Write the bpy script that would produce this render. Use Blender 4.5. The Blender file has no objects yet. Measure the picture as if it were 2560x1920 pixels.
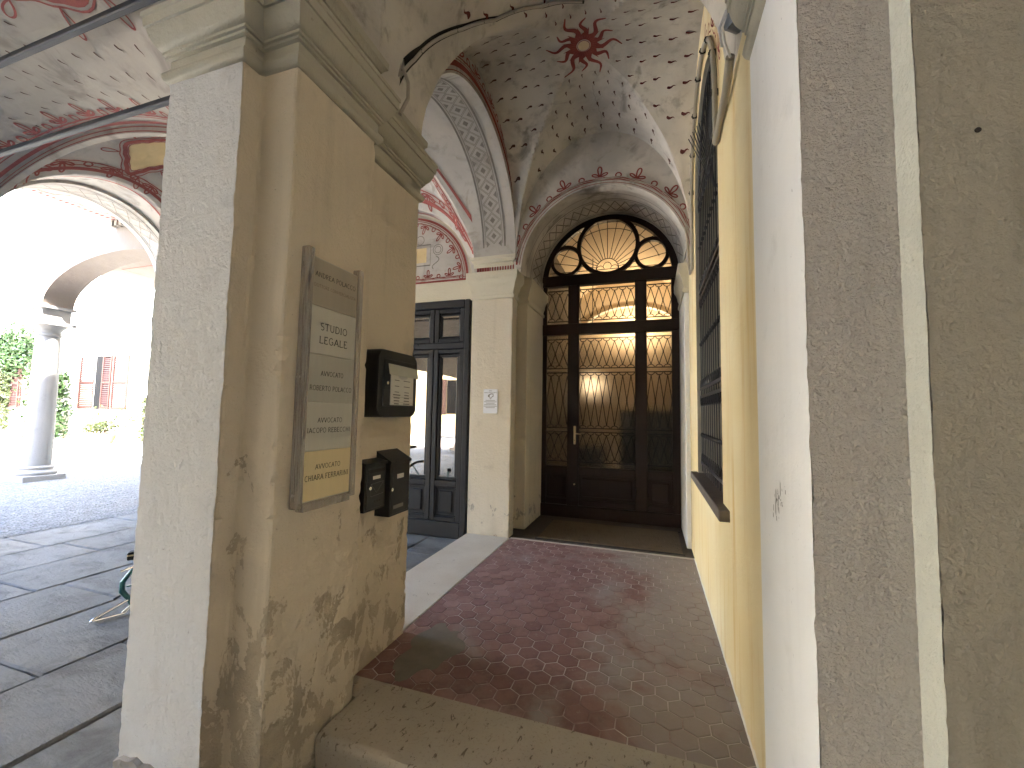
import bpy, bmesh, math, random
from math import sin, cos, pi, sqrt, radians, atan2
from mathutils import Vector, Matrix
R = random.Random(7)
S = bpy.context.scene
COL = S.collection

# ------------------------------------------------------------------ camera
cam = bpy.data.cameras.new("camera"); camo = bpy.data.objects.new("camera", cam); COL.objects.link(camo)
cam.sensor_width = 36.0; cam.lens = 14.733; cam.clip_start = 0.02; cam.clip_end = 500
_yaw, _pit, _rol = radians(18.379), radians(3.908), radians(1.001)
_f = Vector((-sin(_yaw)*cos(_pit), cos(_yaw)*cos(_pit), sin(_pit)))
_r = Vector((cos(_yaw), sin(_yaw), 0)); _u = _r.cross(_f)
_r2 = _r*cos(_rol) + _u*sin(_rol); _u2 = _u*cos(_rol) - _r*sin(_rol)
_m = Matrix((_r2, _u2, -_f)).transposed().to_4x4(); _m.translation = Vector((0, 0, 1.55))
camo.matrix_world = _m
S.camera = camo

# ------------------------------------------------------------------ sky, sun, exposure
TO_SUN = Vector((0.34, -0.44, 0.83)).normalized()
w = bpy.data.worlds.new("World"); S.world = w; w.use_nodes = True
nt = w.node_tree; nt.nodes.clear()
sky = nt.nodes.new("ShaderNodeTexSky"); sky.sky_type = 'NISHITA'; sky.sun_disc = False
sky.sun_elevation = math.asin(TO_SUN.z); sky.sun_rotation = atan2(TO_SUN.x, TO_SUN.y)
sky.air_density = 1.0; sky.dust_density = 1.0; sky.ozone_density = 1.2
bg = nt.nodes.new("ShaderNodeBackground"); bg.inputs[1].default_value = 0.15
wo = nt.nodes.new("ShaderNodeOutputWorld")
nt.links.new(sky.outputs[0], bg.inputs[0]); nt.links.new(bg.outputs[0], wo.inputs[0])
sl = bpy.data.lights.new("sun", 'SUN'); sl.energy = 2.2; sl.angle = radians(0.53); sl.color = (1.0, 0.95, 0.87)
so = bpy.data.objects.new("sun", sl); COL.objects.link(so)
so.rotation_euler = TO_SUN.to_track_quat('Z', 'Y').to_euler(); so.location = (-20, -20, 30)
S.view_settings.view_transform = 'Standard'; S.view_settings.look = 'None'
S.view_settings.exposure = 5.25; S.view_settings.gamma = 1.0
S.render.engine = 'CYCLES'
cy = S.cycles
cy.use_denoising = True
try: cy.denoiser = 'OPENIMAGEDENOISE'; cy.denoising_input_passes = 'RGB_ALBEDO_NORMAL'
except Exception: pass
cy.max_bounces = 10; cy.diffuse_bounces = 7; cy.glossy_bounces = 3; cy.transmission_bounces = 8; cy.transparent_max_bounces = 12
cy.sample_clamp_indirect = 6.0; cy.caustics_reflective = False; cy.caustics_refractive = False
cy.use_adaptive_sampling = True; cy.adaptive_threshold = 0.02

# ------------------------------------------------------------------ material helpers
class NT:
    def __init__(s, name, rough=0.8, spec=0.3, metal=0.0):
        s.m = bpy.data.materials.new(name); s.m.use_nodes = True
        s.t = s.m.node_tree; s.n = s.t.nodes; s.b = s.n["Principled BSDF"]
        s.b.inputs["Roughness"].default_value = rough; s.b.inputs["Metallic"].default_value = metal
        s.b.inputs["Specular IOR Level"].default_value = spec
        s._pos = None
    def lk(s, a, b): s.t.links.new(a, b)
    def pos(s):
        if s._pos is None: s._pos = s.n.new("ShaderNodeNewGeometry")
        return s._pos.outputs["Position"]
    def mapping(s, scale):
        mp = s.n.new("ShaderNodeMapping"); mp.inputs["Scale"].default_value = scale
        s.lk(s.pos(), mp.inputs[0]); return mp.outputs[0]
    def noise(s, scale, detail=4, rough=0.55, dist=0.0, vec=None):
        x = s.n.new("ShaderNodeTexNoise"); x.inputs["Scale"].default_value = scale; x.inputs["Detail"].default_value = detail
        x.inputs["Roughness"].default_value = rough; x.inputs["Distortion"].default_value = dist
        s.lk(vec if vec is not None else s.pos(), x.inputs["Vector"]); return x.outputs["Fac"]
    def vor(s, scale, feature='F1', vec=None):
        x = s.n.new("ShaderNodeTexVoronoi"); x.inputs["Scale"].default_value = scale; x.feature = feature
        s.lk(vec if vec is not None else s.pos(), x.inputs["Vector"]); return x
    def mr(s, v, a, b, c=0.0, d=1.0, smooth=True):
        x = s.n.new("ShaderNodeMapRange"); x.interpolation_type = 'SMOOTHSTEP' if smooth else 'LINEAR'
        for i, q in enumerate((a, b, c, d)):
            if hasattr(q, 'links'): s.lk(q, x.inputs[i+1])
            else: x.inputs[i+1].default_value = q
        s.lk(v, x.inputs[0]); return x.outputs[0]
    def math(s, op, a, b=0.0):
        x = s.n.new("ShaderNodeMath"); x.operation = op
        for i, q in enumerate((a, b)):
            if hasattr(q, 'links'): s.lk(q, x.inputs[i])
            else: x.inputs[i].default_value = q
        return x.outputs[0]
    def mix(s, f, a, b, mode='MIX'):
        x = s.n.new("ShaderNodeMix"); x.data_type = 'RGBA'; x.blend_type = mode
        if hasattr(f, 'links'): s.lk(f, x.inputs[0])
        else: x.inputs[0].default_value = f
        for i, q in ((6, a), (7, b)):
            if hasattr(q, 'links'): s.lk(q, x.inputs[i])
            else: x.inputs[i].default_value = (*q, 1.0)
        return x.outputs[2]
    def z(s):
        x = s.n.new("ShaderNodeSeparateXYZ"); s.lk(s.pos(), x.inputs[0]); return x.outputs
    def col(s, c):
        if hasattr(c, 'links'): s.lk(c, s.b.inputs["Base Color"])
        else: s.b.inputs["Base Color"].default_value = (*c, 1.0)
        return s
    def rough(s, v): s.lk(v, s.b.inputs["Roughness"]); return s
    def bump(s, h, strength=0.4, dist=0.01):
        x = s.n.new("ShaderNodeBump"); x.inputs["Strength"].default_value = strength; x.inputs["Distance"].default_value = dist
        s.lk(h, x.inputs["Height"]); s.lk(x.outputs[0], s.b.inputs["Normal"]); return s

def plain(name, c, rough=0.6, spec=0.3, metal=0.0, var=0.15, scale=20, bump=0.0):
    t = NT(name, rough, spec, metal)
    n = t.noise(scale, 5)
    t.col(t.mix(n, [x*(1-var) for x in c], [min(1, x*(1+var)) for x in c]))
    if bump: t.bump(n, bump, 0.004)
    return t.m

def plaster(name, ca, cb, peel=None, hi=1.2, lo_t=0.52, hi_t=0.80, dirt=(0.30, 0.26, 0.20), lump=0.35, crack=True, streak=0.25, relief=0.55, gk=0.10):
    """painted render: uneven colour, streaks, rough-cast relief, damp peeling low down"""
    t = NT(name, 0.88, 0.18)
    big = t.noise(0.9, 3); mid = t.noise(5, 6, 0.6); fine = t.noise(45, 6, 0.62); grit = t.noise(120, 3, 0.6)
    st = t.noise(1.0, 5, 0.6, 0.2, t.mapping((9, 9, 0.7)))
    c = t.mix(t.mr(big, 0.3, 0.7), ca, cb)
    c = t.mix(t.math('MULTIPLY', t.mr(st, 0.5, 0.8), streak), c, dirt)
    c = t.mix(t.math('MULTIPLY', t.mr(mid, 0.58, 0.75), 0.22), c, dirt)
    c = t.mix(t.math('MULTIPLY', t.mr(fine, 0.66, 0.76), 0.55), c, [x*0.6 for x in dirt])
    h = t.math('ADD', t.math('MULTIPLY', mid, 0.9), t.math('MULTIPLY', fine, lump))
    h = t.math('ADD', h, t.math('MULTIPLY', grit, gk))
    if peel:
        zz = t.z()[2]
        th = t.mr(zz, 0.05, hi, lo_t, hi_t, False)
        pn = t.noise(8.0, 10, 0.70, 0.4, t.mapping((1, 1, 0.65)))
        d = t.math('SUBTRACT', pn, th)
        mk = t.mr(d, 0.0, 0.018)
        ed = t.mr(d, -0.03, 0.0)
        pc = t.mix(t.mr(mid, 0.35, 0.65), peel, [x*0.62 for x in peel])
        c = t.mix(t.math('MULTIPLY', ed, 0.25), c, [min(1, x*1.12) for x in ca])
        c = t.mix(t.math('MULTIPLY', mk, 0.62), c, pc)
        damp = t.math('MULTIPLY', t.mr(zz, 0.0, 0.55, 1.0, 0.0), t.mr(mid, 0.3, 0.6))
        c = t.mix(t.math('MULTIPLY', damp, 0.35), c, dirt)
        h = t.math('SUBTRACT', h, t.math('MULTIPLY', mk, 0.55))
        h = t.math('ADD', h, t.math('MULTIPLY', t.math('MULTIPLY', mk, grit), 0.5))
    t.col(c); t.bump(h, relief, 0.028)
    return t.m

def fresco(name, ca, cb, st):
    t = NT(name, 0.9, 0.15)
    a = t.noise(1.3, 5, 0.6, 0.4); b = t.noise(7, 7, 0.65); c3 = t.noise(60, 4)
    c = t.mix(t.mr(a, 0.35, 0.68), ca, cb)
    c = t.mix(t.math('MULTIPLY', t.mr(b, 0.52, 0.75), 0.45), c, st)
    c = t.mix(t.math('MULTIPLY', t.mr(t.noise(2.4, 6, 0.6, 1.0), 0.54, 0.70), 0.75), c, st)
    crk = t.vor(1.1, 'DISTANCE_TO_EDGE', None)
    t.lk(t.mapping((1, 1, 1)), crk.inputs["Vector"])
    t.col(c); t.bump(t.math('ADD', b, t.math('MULTIPLY', c3, 0.3)), 0.3, 0.01)
    return t.m

MT = {}
MT['pier'] = plaster("pier_plaster", (0.61, 0.53, 0.41), (0.65, 0.57, 0.455), peel=(0.42, 0.345, 0.25), hi=1.6, lo_t=0.46, hi_t=0.69, gk=0.2)
MT['pierwhite'] = plaster("pale_pier_plaster", (0.63, 0.625, 0.62), (0.59, 0.585, 0.58), peel=(0.38, 0.35, 0.31), hi=0.9, lo_t=0.60, hi_t=0.82, dirt=(0.40, 0.37, 0.34), lump=0.55, streak=0.25, relief=0.6, gk=0.15)
MT['farpier'] = plaster("far_pier_plaster", (0.64, 0.585, 0.485), (0.60, 0.545, 0.445), peel=(0.26, 0.25, 0.24), hi=1.5, lo_t=0.52, hi_t=0.80)
MT['yellow'] = plaster("yellow_plaster", (0.75, 0.61, 0.33), (0.77, 0.68, 0.46), dirt=(0.62, 0.42, 0.16), lump=0.2, streak=0.95, relief=0.35)
MT['white'] = plaster("white_plaster", (0.82, 0.82, 0.81), (0.79, 0.79, 0.78), dirt=(0.50, 0.49, 0.48), lump=0.15, streak=0.10, relief=0.35)
MT['grey'] = plaster("grey_brown_render", (0.575, 0.53, 0.49), (0.615, 0.57, 0.525), dirt=(0.30, 0.26, 0.22), lump=1.2, streak=0.3, relief=0.85, gk=0.6)
MT['olive'] = plaster("olive_brown_render", (0.33, 0.30, 0.245), (0.37, 0.34, 0.28), dirt=(0.20, 0.175, 0.135), lump=0.6, streak=0.5, relief=0.55, gk=0.2)
MT['cornice'] = plaster("cornice_plaster", (0.41, 0.385, 0.31), (0.46, 0.435, 0.355), dirt=(0.25, 0.23, 0.18), lump=0.25, streak=0.12)
MT['cornice_far'] = plaster("pale_cornice_plaster", (0.55, 0.51, 0.40), (0.60, 0.56, 0.45), dirt=(0.32, 0.29, 0.22), lump=0.25, streak=0.12)
MT['limewash'] = plaster("limewash", (0.74, 0.70, 0.62), (0.70, 0.66, 0.57), dirt=(0.45, 0.40, 0.32), lump=0.2, streak=0.1)
MT['palegreen'] = plaster('pale_green_limewash', (0.60, 0.60, 0.53), (0.55, 0.55, 0.48), dirt=(0.36, 0.35, 0.29), lump=0.6, streak=0.3, relief=0.6, gk=0.3)
MT['fresco'] = fresco("vault_fresco", (0.62, 0.585, 0.53), (0.42, 0.395, 0.36), (0.16, 0.145, 0.125))
MT['fresco_pale'] = fresco("pale_fresco", (0.48, 0.45, 0.41), (0.42, 0.39, 0.35), (0.27, 0.245, 0.21))
MT['fresco_grey'] = fresco("grey_fresco", (0.42, 0.38, 0.325), (0.36, 0.325, 0.275), (0.23, 0.205, 0.175))
MT['darkred'] = plain('dark_red_paint', (0.13, 0.045, 0.04), 0.9, 0.1, var=.3, scale=25)
MT['red'] = plain("oxide_red_paint", (0.27, 0.075, 0.065), 0.9, 0.1, var=0.35, scale=25)
MT['red_pale'] = plain("faded_red_paint", (0.30, 0.10, 0.088), 0.9, 0.1, var=0.3, scale=25)
MT['brownpaint'] = plain("brown_paint", (0.10, 0.055, 0.045), 0.9, 0.1, var=0.3, scale=25)
MT['greypaint'] = plain("grey_paint", (0.22, 0.20, 0.175), 0.9, 0.1, var=0.4, scale=18)
MT['greypale'] = plain("pale_grey_paint", (0.25, 0.23, 0.205), 0.9, 0.1, var=0.4, scale=18)
MT['ochre'] = plain("ochre_paint", (0.60, 0.47, 0.26), 0.9, 0.1, var=0.2, scale=9)
MT['cream'] = plain("cream_paint", (0.66, 0.56, 0.38), 0.9, 0.1, var=0.15, scale=20)

def hexmat():
    t = NT("terracotta_hex_tile", 0.55, 0.35)
    oi = t.n.new("ShaderNodeObjectInfo"); isl = t.n.new("ShaderNodeNewGeometry")
    rnd = t.math('FRACT', t.math('ADD', oi.outputs["Random"], isl.outputs["Random Per Island"]))
    c = t.mix(rnd, (0.205, 0.108, 0.102), (0.29, 0.178, 0.168))
    n = t.noise(9, 7, 0.65); c = t.mix(t.mr(n, 0.45, 0.8), c, (0.15, 0.085, 0.078))
    z = t.z()
    # cement haze worn into the floor: along the wall, by the doorway, and where it was patched
    g = t.noise(1.5, 5, 0.6, 0.6)
    wl = t.mr(z[0], -0.75, 0.25, 0.0, 0.30)
    hz = t.mr(t.math('ADD', g, wl), 0.55, 0.78)
    c = t.mix(t.math('MULTIPLY', hz, 0.75), c, (0.34, 0.315, 0.295))
    f = t.noise(22, 6, 0.7); c = t.mix(t.math('MULTIPLY', t.mr(f, 0.58, 0.74), 0.5), c, (0.40, 0.355, 0.34))
    t.col(c); t.rough(t.mr(f, 0.3, 0.7, 0.5, 0.85)); t.bump(t.math('ADD', n, t.math('MULTIPLY', f, 0.4)), 0.25, 0.004)
    return t.m
MT['hex'] = hexmat()
def groutmat():
    t = NT("floor_grout", 0.9, 0.2); n = t.noise(2.6, 6, 0.65)
    t.col(t.mix(t.mr(n, 0.40, 0.62), (0.29, 0.20, 0.19), (0.56, 0.51, 0.49))); t.bump(t.noise(120, 4), 0.3, 0.003); return t.m
MT['grout'] = groutmat()
def stonemat(name, ca, cb, pit, pits=0.62, sc=16, rough=0.7):
    t = NT(name, rough, 0.3)
    a = t.noise(3, 5); b = t.noise(sc, 7, 0.62, 0.7, t.mapping((1, 0.55, 1))); c2 = t.noise(80, 4)
    c = t.mix(t.mr(a, 0.3, 0.7), ca, cb); mk = t.mr(b, pits, pits+0.05)
    c = t.mix(t.math('MULTIPLY', mk, 0.8), c, pit)
    c = t.mix(t.math('MULTIPLY', t.mr(c2, 0.55, 0.7), 0.25), c, pit)
    t.col(c); t.bump(t.math('SUBTRACT', t.math('MULTIPLY', c2, 0.3), mk), 0.5, 0.005); return t.m
MT['step'] = stonemat("spotted_limestone", (0.40, 0.355, 0.29), (0.45, 0.405, 0.335), (0.13, 0.10, 0.07), 0.60, 40)
MT['strip'] = stonemat("pale_limestone", (0.50, 0.45, 0.385), (0.56, 0.52, 0.46), (0.28, 0.235, 0.19), 0.63, 18, 0.5)
def slabmat():
    t = NT("paving_stone", 0.8, 0.12)
    oi = t.n.new("ShaderNodeObjectInfo")
    c = t.mix(oi.outputs["Random"], (0.16, 0.159, 0.156), (0.21, 0.208, 0.204))
    b = t.noise(2.6, 8, 0.68, 0.5, t.mapping((1.0, 1.3, 1))); f = t.noise(38, 6, 0.68, 0.4, t.mapping((0.6, 1.6, 1)))
    c = t.mix(t.mr(b, 0.42, 0.7), c, (0.105, 0.103, 0.10)); c = t.mix(t.math('MULTIPLY', t.mr(f, 0.6, 0.72), 0.5), c, (0.17, 0.17, 0.17))
    t.col(c); t.bump(t.math('ADD', t.math('MULTIPLY', b, 1.6), t.math('MULTIPLY', f, 0.7)), 0.8, 0.02); return t.m
MT['slab'] = slabmat()
MT['joint'] = plain("joint_mortar", (0.055, 0.05, 0.046), 0.95, 0.1, var=0.4, scale=30)
MT['roughstone'] = plaster("rough_base_stone", (0.33, 0.30, 0.27), (0.26, 0.23, 0.21), dirt=(0.12, 0.10, 0.085), lump=1.6, streak=0.2)
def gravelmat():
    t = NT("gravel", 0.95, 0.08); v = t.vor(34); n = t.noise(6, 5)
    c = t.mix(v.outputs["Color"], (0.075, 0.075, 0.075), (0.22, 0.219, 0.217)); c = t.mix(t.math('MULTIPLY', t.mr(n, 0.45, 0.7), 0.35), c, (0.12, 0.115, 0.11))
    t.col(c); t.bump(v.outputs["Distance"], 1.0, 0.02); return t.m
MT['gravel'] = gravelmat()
MT['cement'] = plain('cement_patch', (0.20, 0.18, 0.155), 0.85, 0.2, var=0.3, scale=12, bump=0.3)
MT['wood'] = plain("dark_varnished_wood", (0.020, 0.009, 0.007), 0.42, 0.35, var=0.45, scale=14, bump=0.1)
MT['iron'] = plain("black_iron", (0.018, 0.016, 0.015), 0.5, 0.4, var=0.3, scale=40)
MT['rodiron'] = plain("dark_rod_iron", (0.035, 0.037, 0.042), 0.6, 0.4, var=0.3, scale=40)
MT['grille'] = plain("dull_black_grille", (0.030, 0.030, 0.032), 0.4, 0.5, var=0.3, scale=40)
MT['brass'] = plain("worn_brass", (0.62, 0.50, 0.30), 0.32, 0.5, 1.0, 0.2)
MT['blackdoor'] = plain("black_door_paint", (0.016, 0.016, 0.018), 0.5, 0.3, var=0.25, scale=10, bump=0.06)
MT['mailbox'] = plain("black_powder_coat", (0.012, 0.013, 0.016), 0.42, 0.45, var=0.15, scale=80, bump=0.05)
MT['metal'] = plain("dull_steel", (0.55, 0.55, 0.54), 0.35, 0.5, 1.0, 0.1)
MT['chrome'] = plain("chrome", (0.75, 0.76, 0.78), 0.15, 0.5, 1.0, 0.05)
MT['paper'] = plain("paper", (0.66, 0.64, 0.60), 0.8, 0.2, var=0.05, scale=30)
MT['tape'] = plain("masking_tape", (0.47, 0.47, 0.41), 0.6, 0.3, var=0.08, scale=30)
MT['ink'] = plain("black_ink", (0.02, 0.018, 0.016), 0.6, 0.3, var=0.1)
MT['inkgrey'] = plain("grey_ink", (0.20, 0.19, 0.18), 0.7, 0.3, var=0.1)
MT['inkfaint'] = plain("faint_ink", (0.17, 0.135, 0.10), 0.7, 0.3, var=0.1)
MT['signwhite'] = plain("sign_white", (0.72, 0.74, 0.79), 0.35, 0.4, var=0.02)
MT['terra'] = plain("terracotta", (0.42, 0.17, 0.08), 0.8, 0.2, var=0.2, scale=12)
MT['shutter'] = plain("red_brown_shutter", (0.040, 0.016, 0.012), 0.6, 0.3, var=0.2)
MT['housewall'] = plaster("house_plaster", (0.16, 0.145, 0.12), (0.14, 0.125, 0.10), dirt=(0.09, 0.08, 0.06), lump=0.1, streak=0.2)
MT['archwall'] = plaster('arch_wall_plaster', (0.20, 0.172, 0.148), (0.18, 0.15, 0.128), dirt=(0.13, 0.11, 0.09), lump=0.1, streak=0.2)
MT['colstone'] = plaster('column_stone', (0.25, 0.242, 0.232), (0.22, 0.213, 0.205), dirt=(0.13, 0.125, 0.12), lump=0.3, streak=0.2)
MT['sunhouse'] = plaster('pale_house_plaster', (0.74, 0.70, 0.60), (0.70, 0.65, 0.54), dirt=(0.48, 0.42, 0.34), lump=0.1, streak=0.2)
MT['sunground'] = plain('pale_sunlit_ground', (0.60, 0.56, 0.49), 0.95, 0.1, var=.15, scale=3, bump=.2)  # dusty courtyard ground, made extra pale to stand for sunlight on it
MT['houseyellow'] = plaster("house_yellow_plaster", (0.74, 0.60, 0.36), (0.70, 0.55, 0.32), dirt=(0.5, 0.38, 0.22), lump=0.1, streak=0.2)
MT['leaf'] = plain("leaf", (0.022, 0.045, 0.011), 0.5, 0.35, var=0.5, scale=6)
MT['leafpale'] = plain("pale_leaf", (0.035, 0.045, 0.012), 0.5, 0.35, var=0.5, scale=6)
MT['bark'] = plain("bark", (0.12, 0.085, 0.06), 0.9, 0.2, var=0.3)
MT['teal'] = plain("teal_bike_paint", (0.020, 0.13, 0.135), 0.3, 0.5, var=0.1)
MT['rubber'] = plain("rubber", (0.015, 0.015, 0.016), 0.7, 0.3)
MT['reflector'] = plain("pedal_reflector", (0.5, 0.42, 0.28), 0.3, 0.5)
MT['conduit'] = plain("beige_conduit", (0.36, 0.33, 0.28), 0.6, 0.3, var=0.15, scale=12)
MT['cable'] = plain("pale_cable", (0.42, 0.38, 0.33), 0.6, 0.3, var=0.1)
MT['wirewhite'] = plain("white_wire", (0.7, 0.7, 0.7), 0.5, 0.3, var=0.02)
MT['mat'] = plaster("coir_mat", (0.135, 0.10, 0.068), (0.17, 0.13, 0.09), dirt=(0.05, 0.04, 0.032), lump=2.2, streak=0.4)
MT['darkfloor'] = plaster("dark_threshold_stone", (0.085, 0.075, 0.066), (0.11, 0.095, 0.085), dirt=(0.04, 0.036, 0.03), lump=0.8, streak=0.2)
MT['dim'] = plain('pale_bounce_plaster', (0.72, 0.65, 0.54), 0.9, 0.1)  # plaster of unseen portico surfaces, lightened to bounce warm fill
MT['interior'] = plain("warm_interior_plaster", (0.70, 0.60, 0.45), 0.9, 0.1, var=0.06, scale=2)
MT['interiordark'] = plain("dark_interior", (0.05, 0.042, 0.035), 0.8, 0.2)
MT['windowdark'] = plain("dark_window_board", (0.006, 0.006, 0.006), 0.8, 0.1)
MT['windowgrey'] = plain("grey_stone_sill", (0.14, 0.12, 0.105), 0.7, 0.3, var=0.3, scale=20, bump=0.1)
MT['plastic'] = plain("blue_grey_plastic", (0.22, 0.25, 0.30), 0.5, 0.4)
MT['roof'] = plain("roof_tile", (0.36, 0.16, 0.10), 0.85, 0.2, var=0.25, scale=8)

def glassmat(name, rough, tint, bump=0.0):
    t = NT(name, rough, 0.5); t.col(tint); t.b.inputs["Transmission Weight"].default_value = 1.0; t.b.inputs["IOR"].default_value = 1.45
    if bump: t.bump(t.noise(95, 3, 0.5), bump, 0.004)
    return t.m

MT['obscure'] = glassmat("obscured_glass", 0.26, (0.80, 0.76, 0.68), 0.8)
def pane(name, refl, tint, gc=(1, 1, 1)):
    t = NT(name, 0.02); t.n.remove(t.b)
    g = t.n.new("ShaderNodeBsdfGlossy"); g.inputs["Roughness"].default_value = 0.015; g.inputs["Color"].default_value = (*gc, 1)
    tr = t.n.new("ShaderNodeBsdfTransparent"); tr.inputs[0].default_value = (*tint, 1)
    fr = t.n.new("ShaderNodeFresnel"); fr.inputs[0].default_value = 1.5
    f = t.math('ADD', fr.outputs[0], refl); mx = t.n.new("ShaderNodeMixShader")
    t.lk(f, mx.inputs[0]); t.lk(tr.outputs[0], mx.inputs[1]); t.lk(g.outputs[0], mx.inputs[2])
    t.lk(mx.outputs[0], t.n["Material Output"].inputs[0]); return t.m
def acrylic():
    t = NT("clear_acrylic", 0.25, 0.5); t.col((0.50, 0.46, 0.43)); n = t.noise(6, 4, .5, 0, t.mapping((30, 30, 1)))
    tr = t.n.new("ShaderNodeBsdfTransparent"); tr.inputs[0].default_value = (.93, .92, .9, 1); mx = t.n.new("ShaderNodeMixShader")
    t.lk(t.mr(n, .35, .65, .38, .50), mx.inputs[0]); t.lk(tr.outputs[0], mx.inputs[1]); t.lk(t.b.outputs[0], mx.inputs[2]); t.lk(mx.outputs[0], t.n["Material Output"].inputs[0]); return t.m
MT['acrylic'] = acrylic()
MT['clearpane'] = pane("clear_pane", 0.02, (0.95, 0.94, 0.92))
MT['mirrorpane'] = pane("reflecting_pane", 0.70, (0.9, 0.9, 0.88), (1.0, .86, .68))
def brushed(name, c, rough):
    t = NT(name, rough, 0.4, 0.0); n = t.noise(3, 6, 0.6, 0, t.mapping((1, 14, 1.0)))
    t.col(t.mix(n, [x*0.86 for x in c], c)); t.bump(n, 0.05, 0.002); return t.m
MT['plate_brown'] = brushed("brown_plate", (0.40, 0.355, 0.285), 0.35)
MT['plate_green'] = brushed("green_grey_plate", (0.54, 0.525, 0.465), 0.35)
MT['plate_dgreen'] = brushed("dull_green_plate", (0.45, 0.435, 0.38), 0.35)
MT['plate_gold'] = brushed("gold_plate", (0.72, 0.60, 0.36), 0.35)
def emit(name, c, s):
    t = NT(name); t.col(c); t.b.inputs["Emission Color"].default_value = (*c, 1); t.b.inputs["Emission Strength"].default_value = s; return t.m

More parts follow.
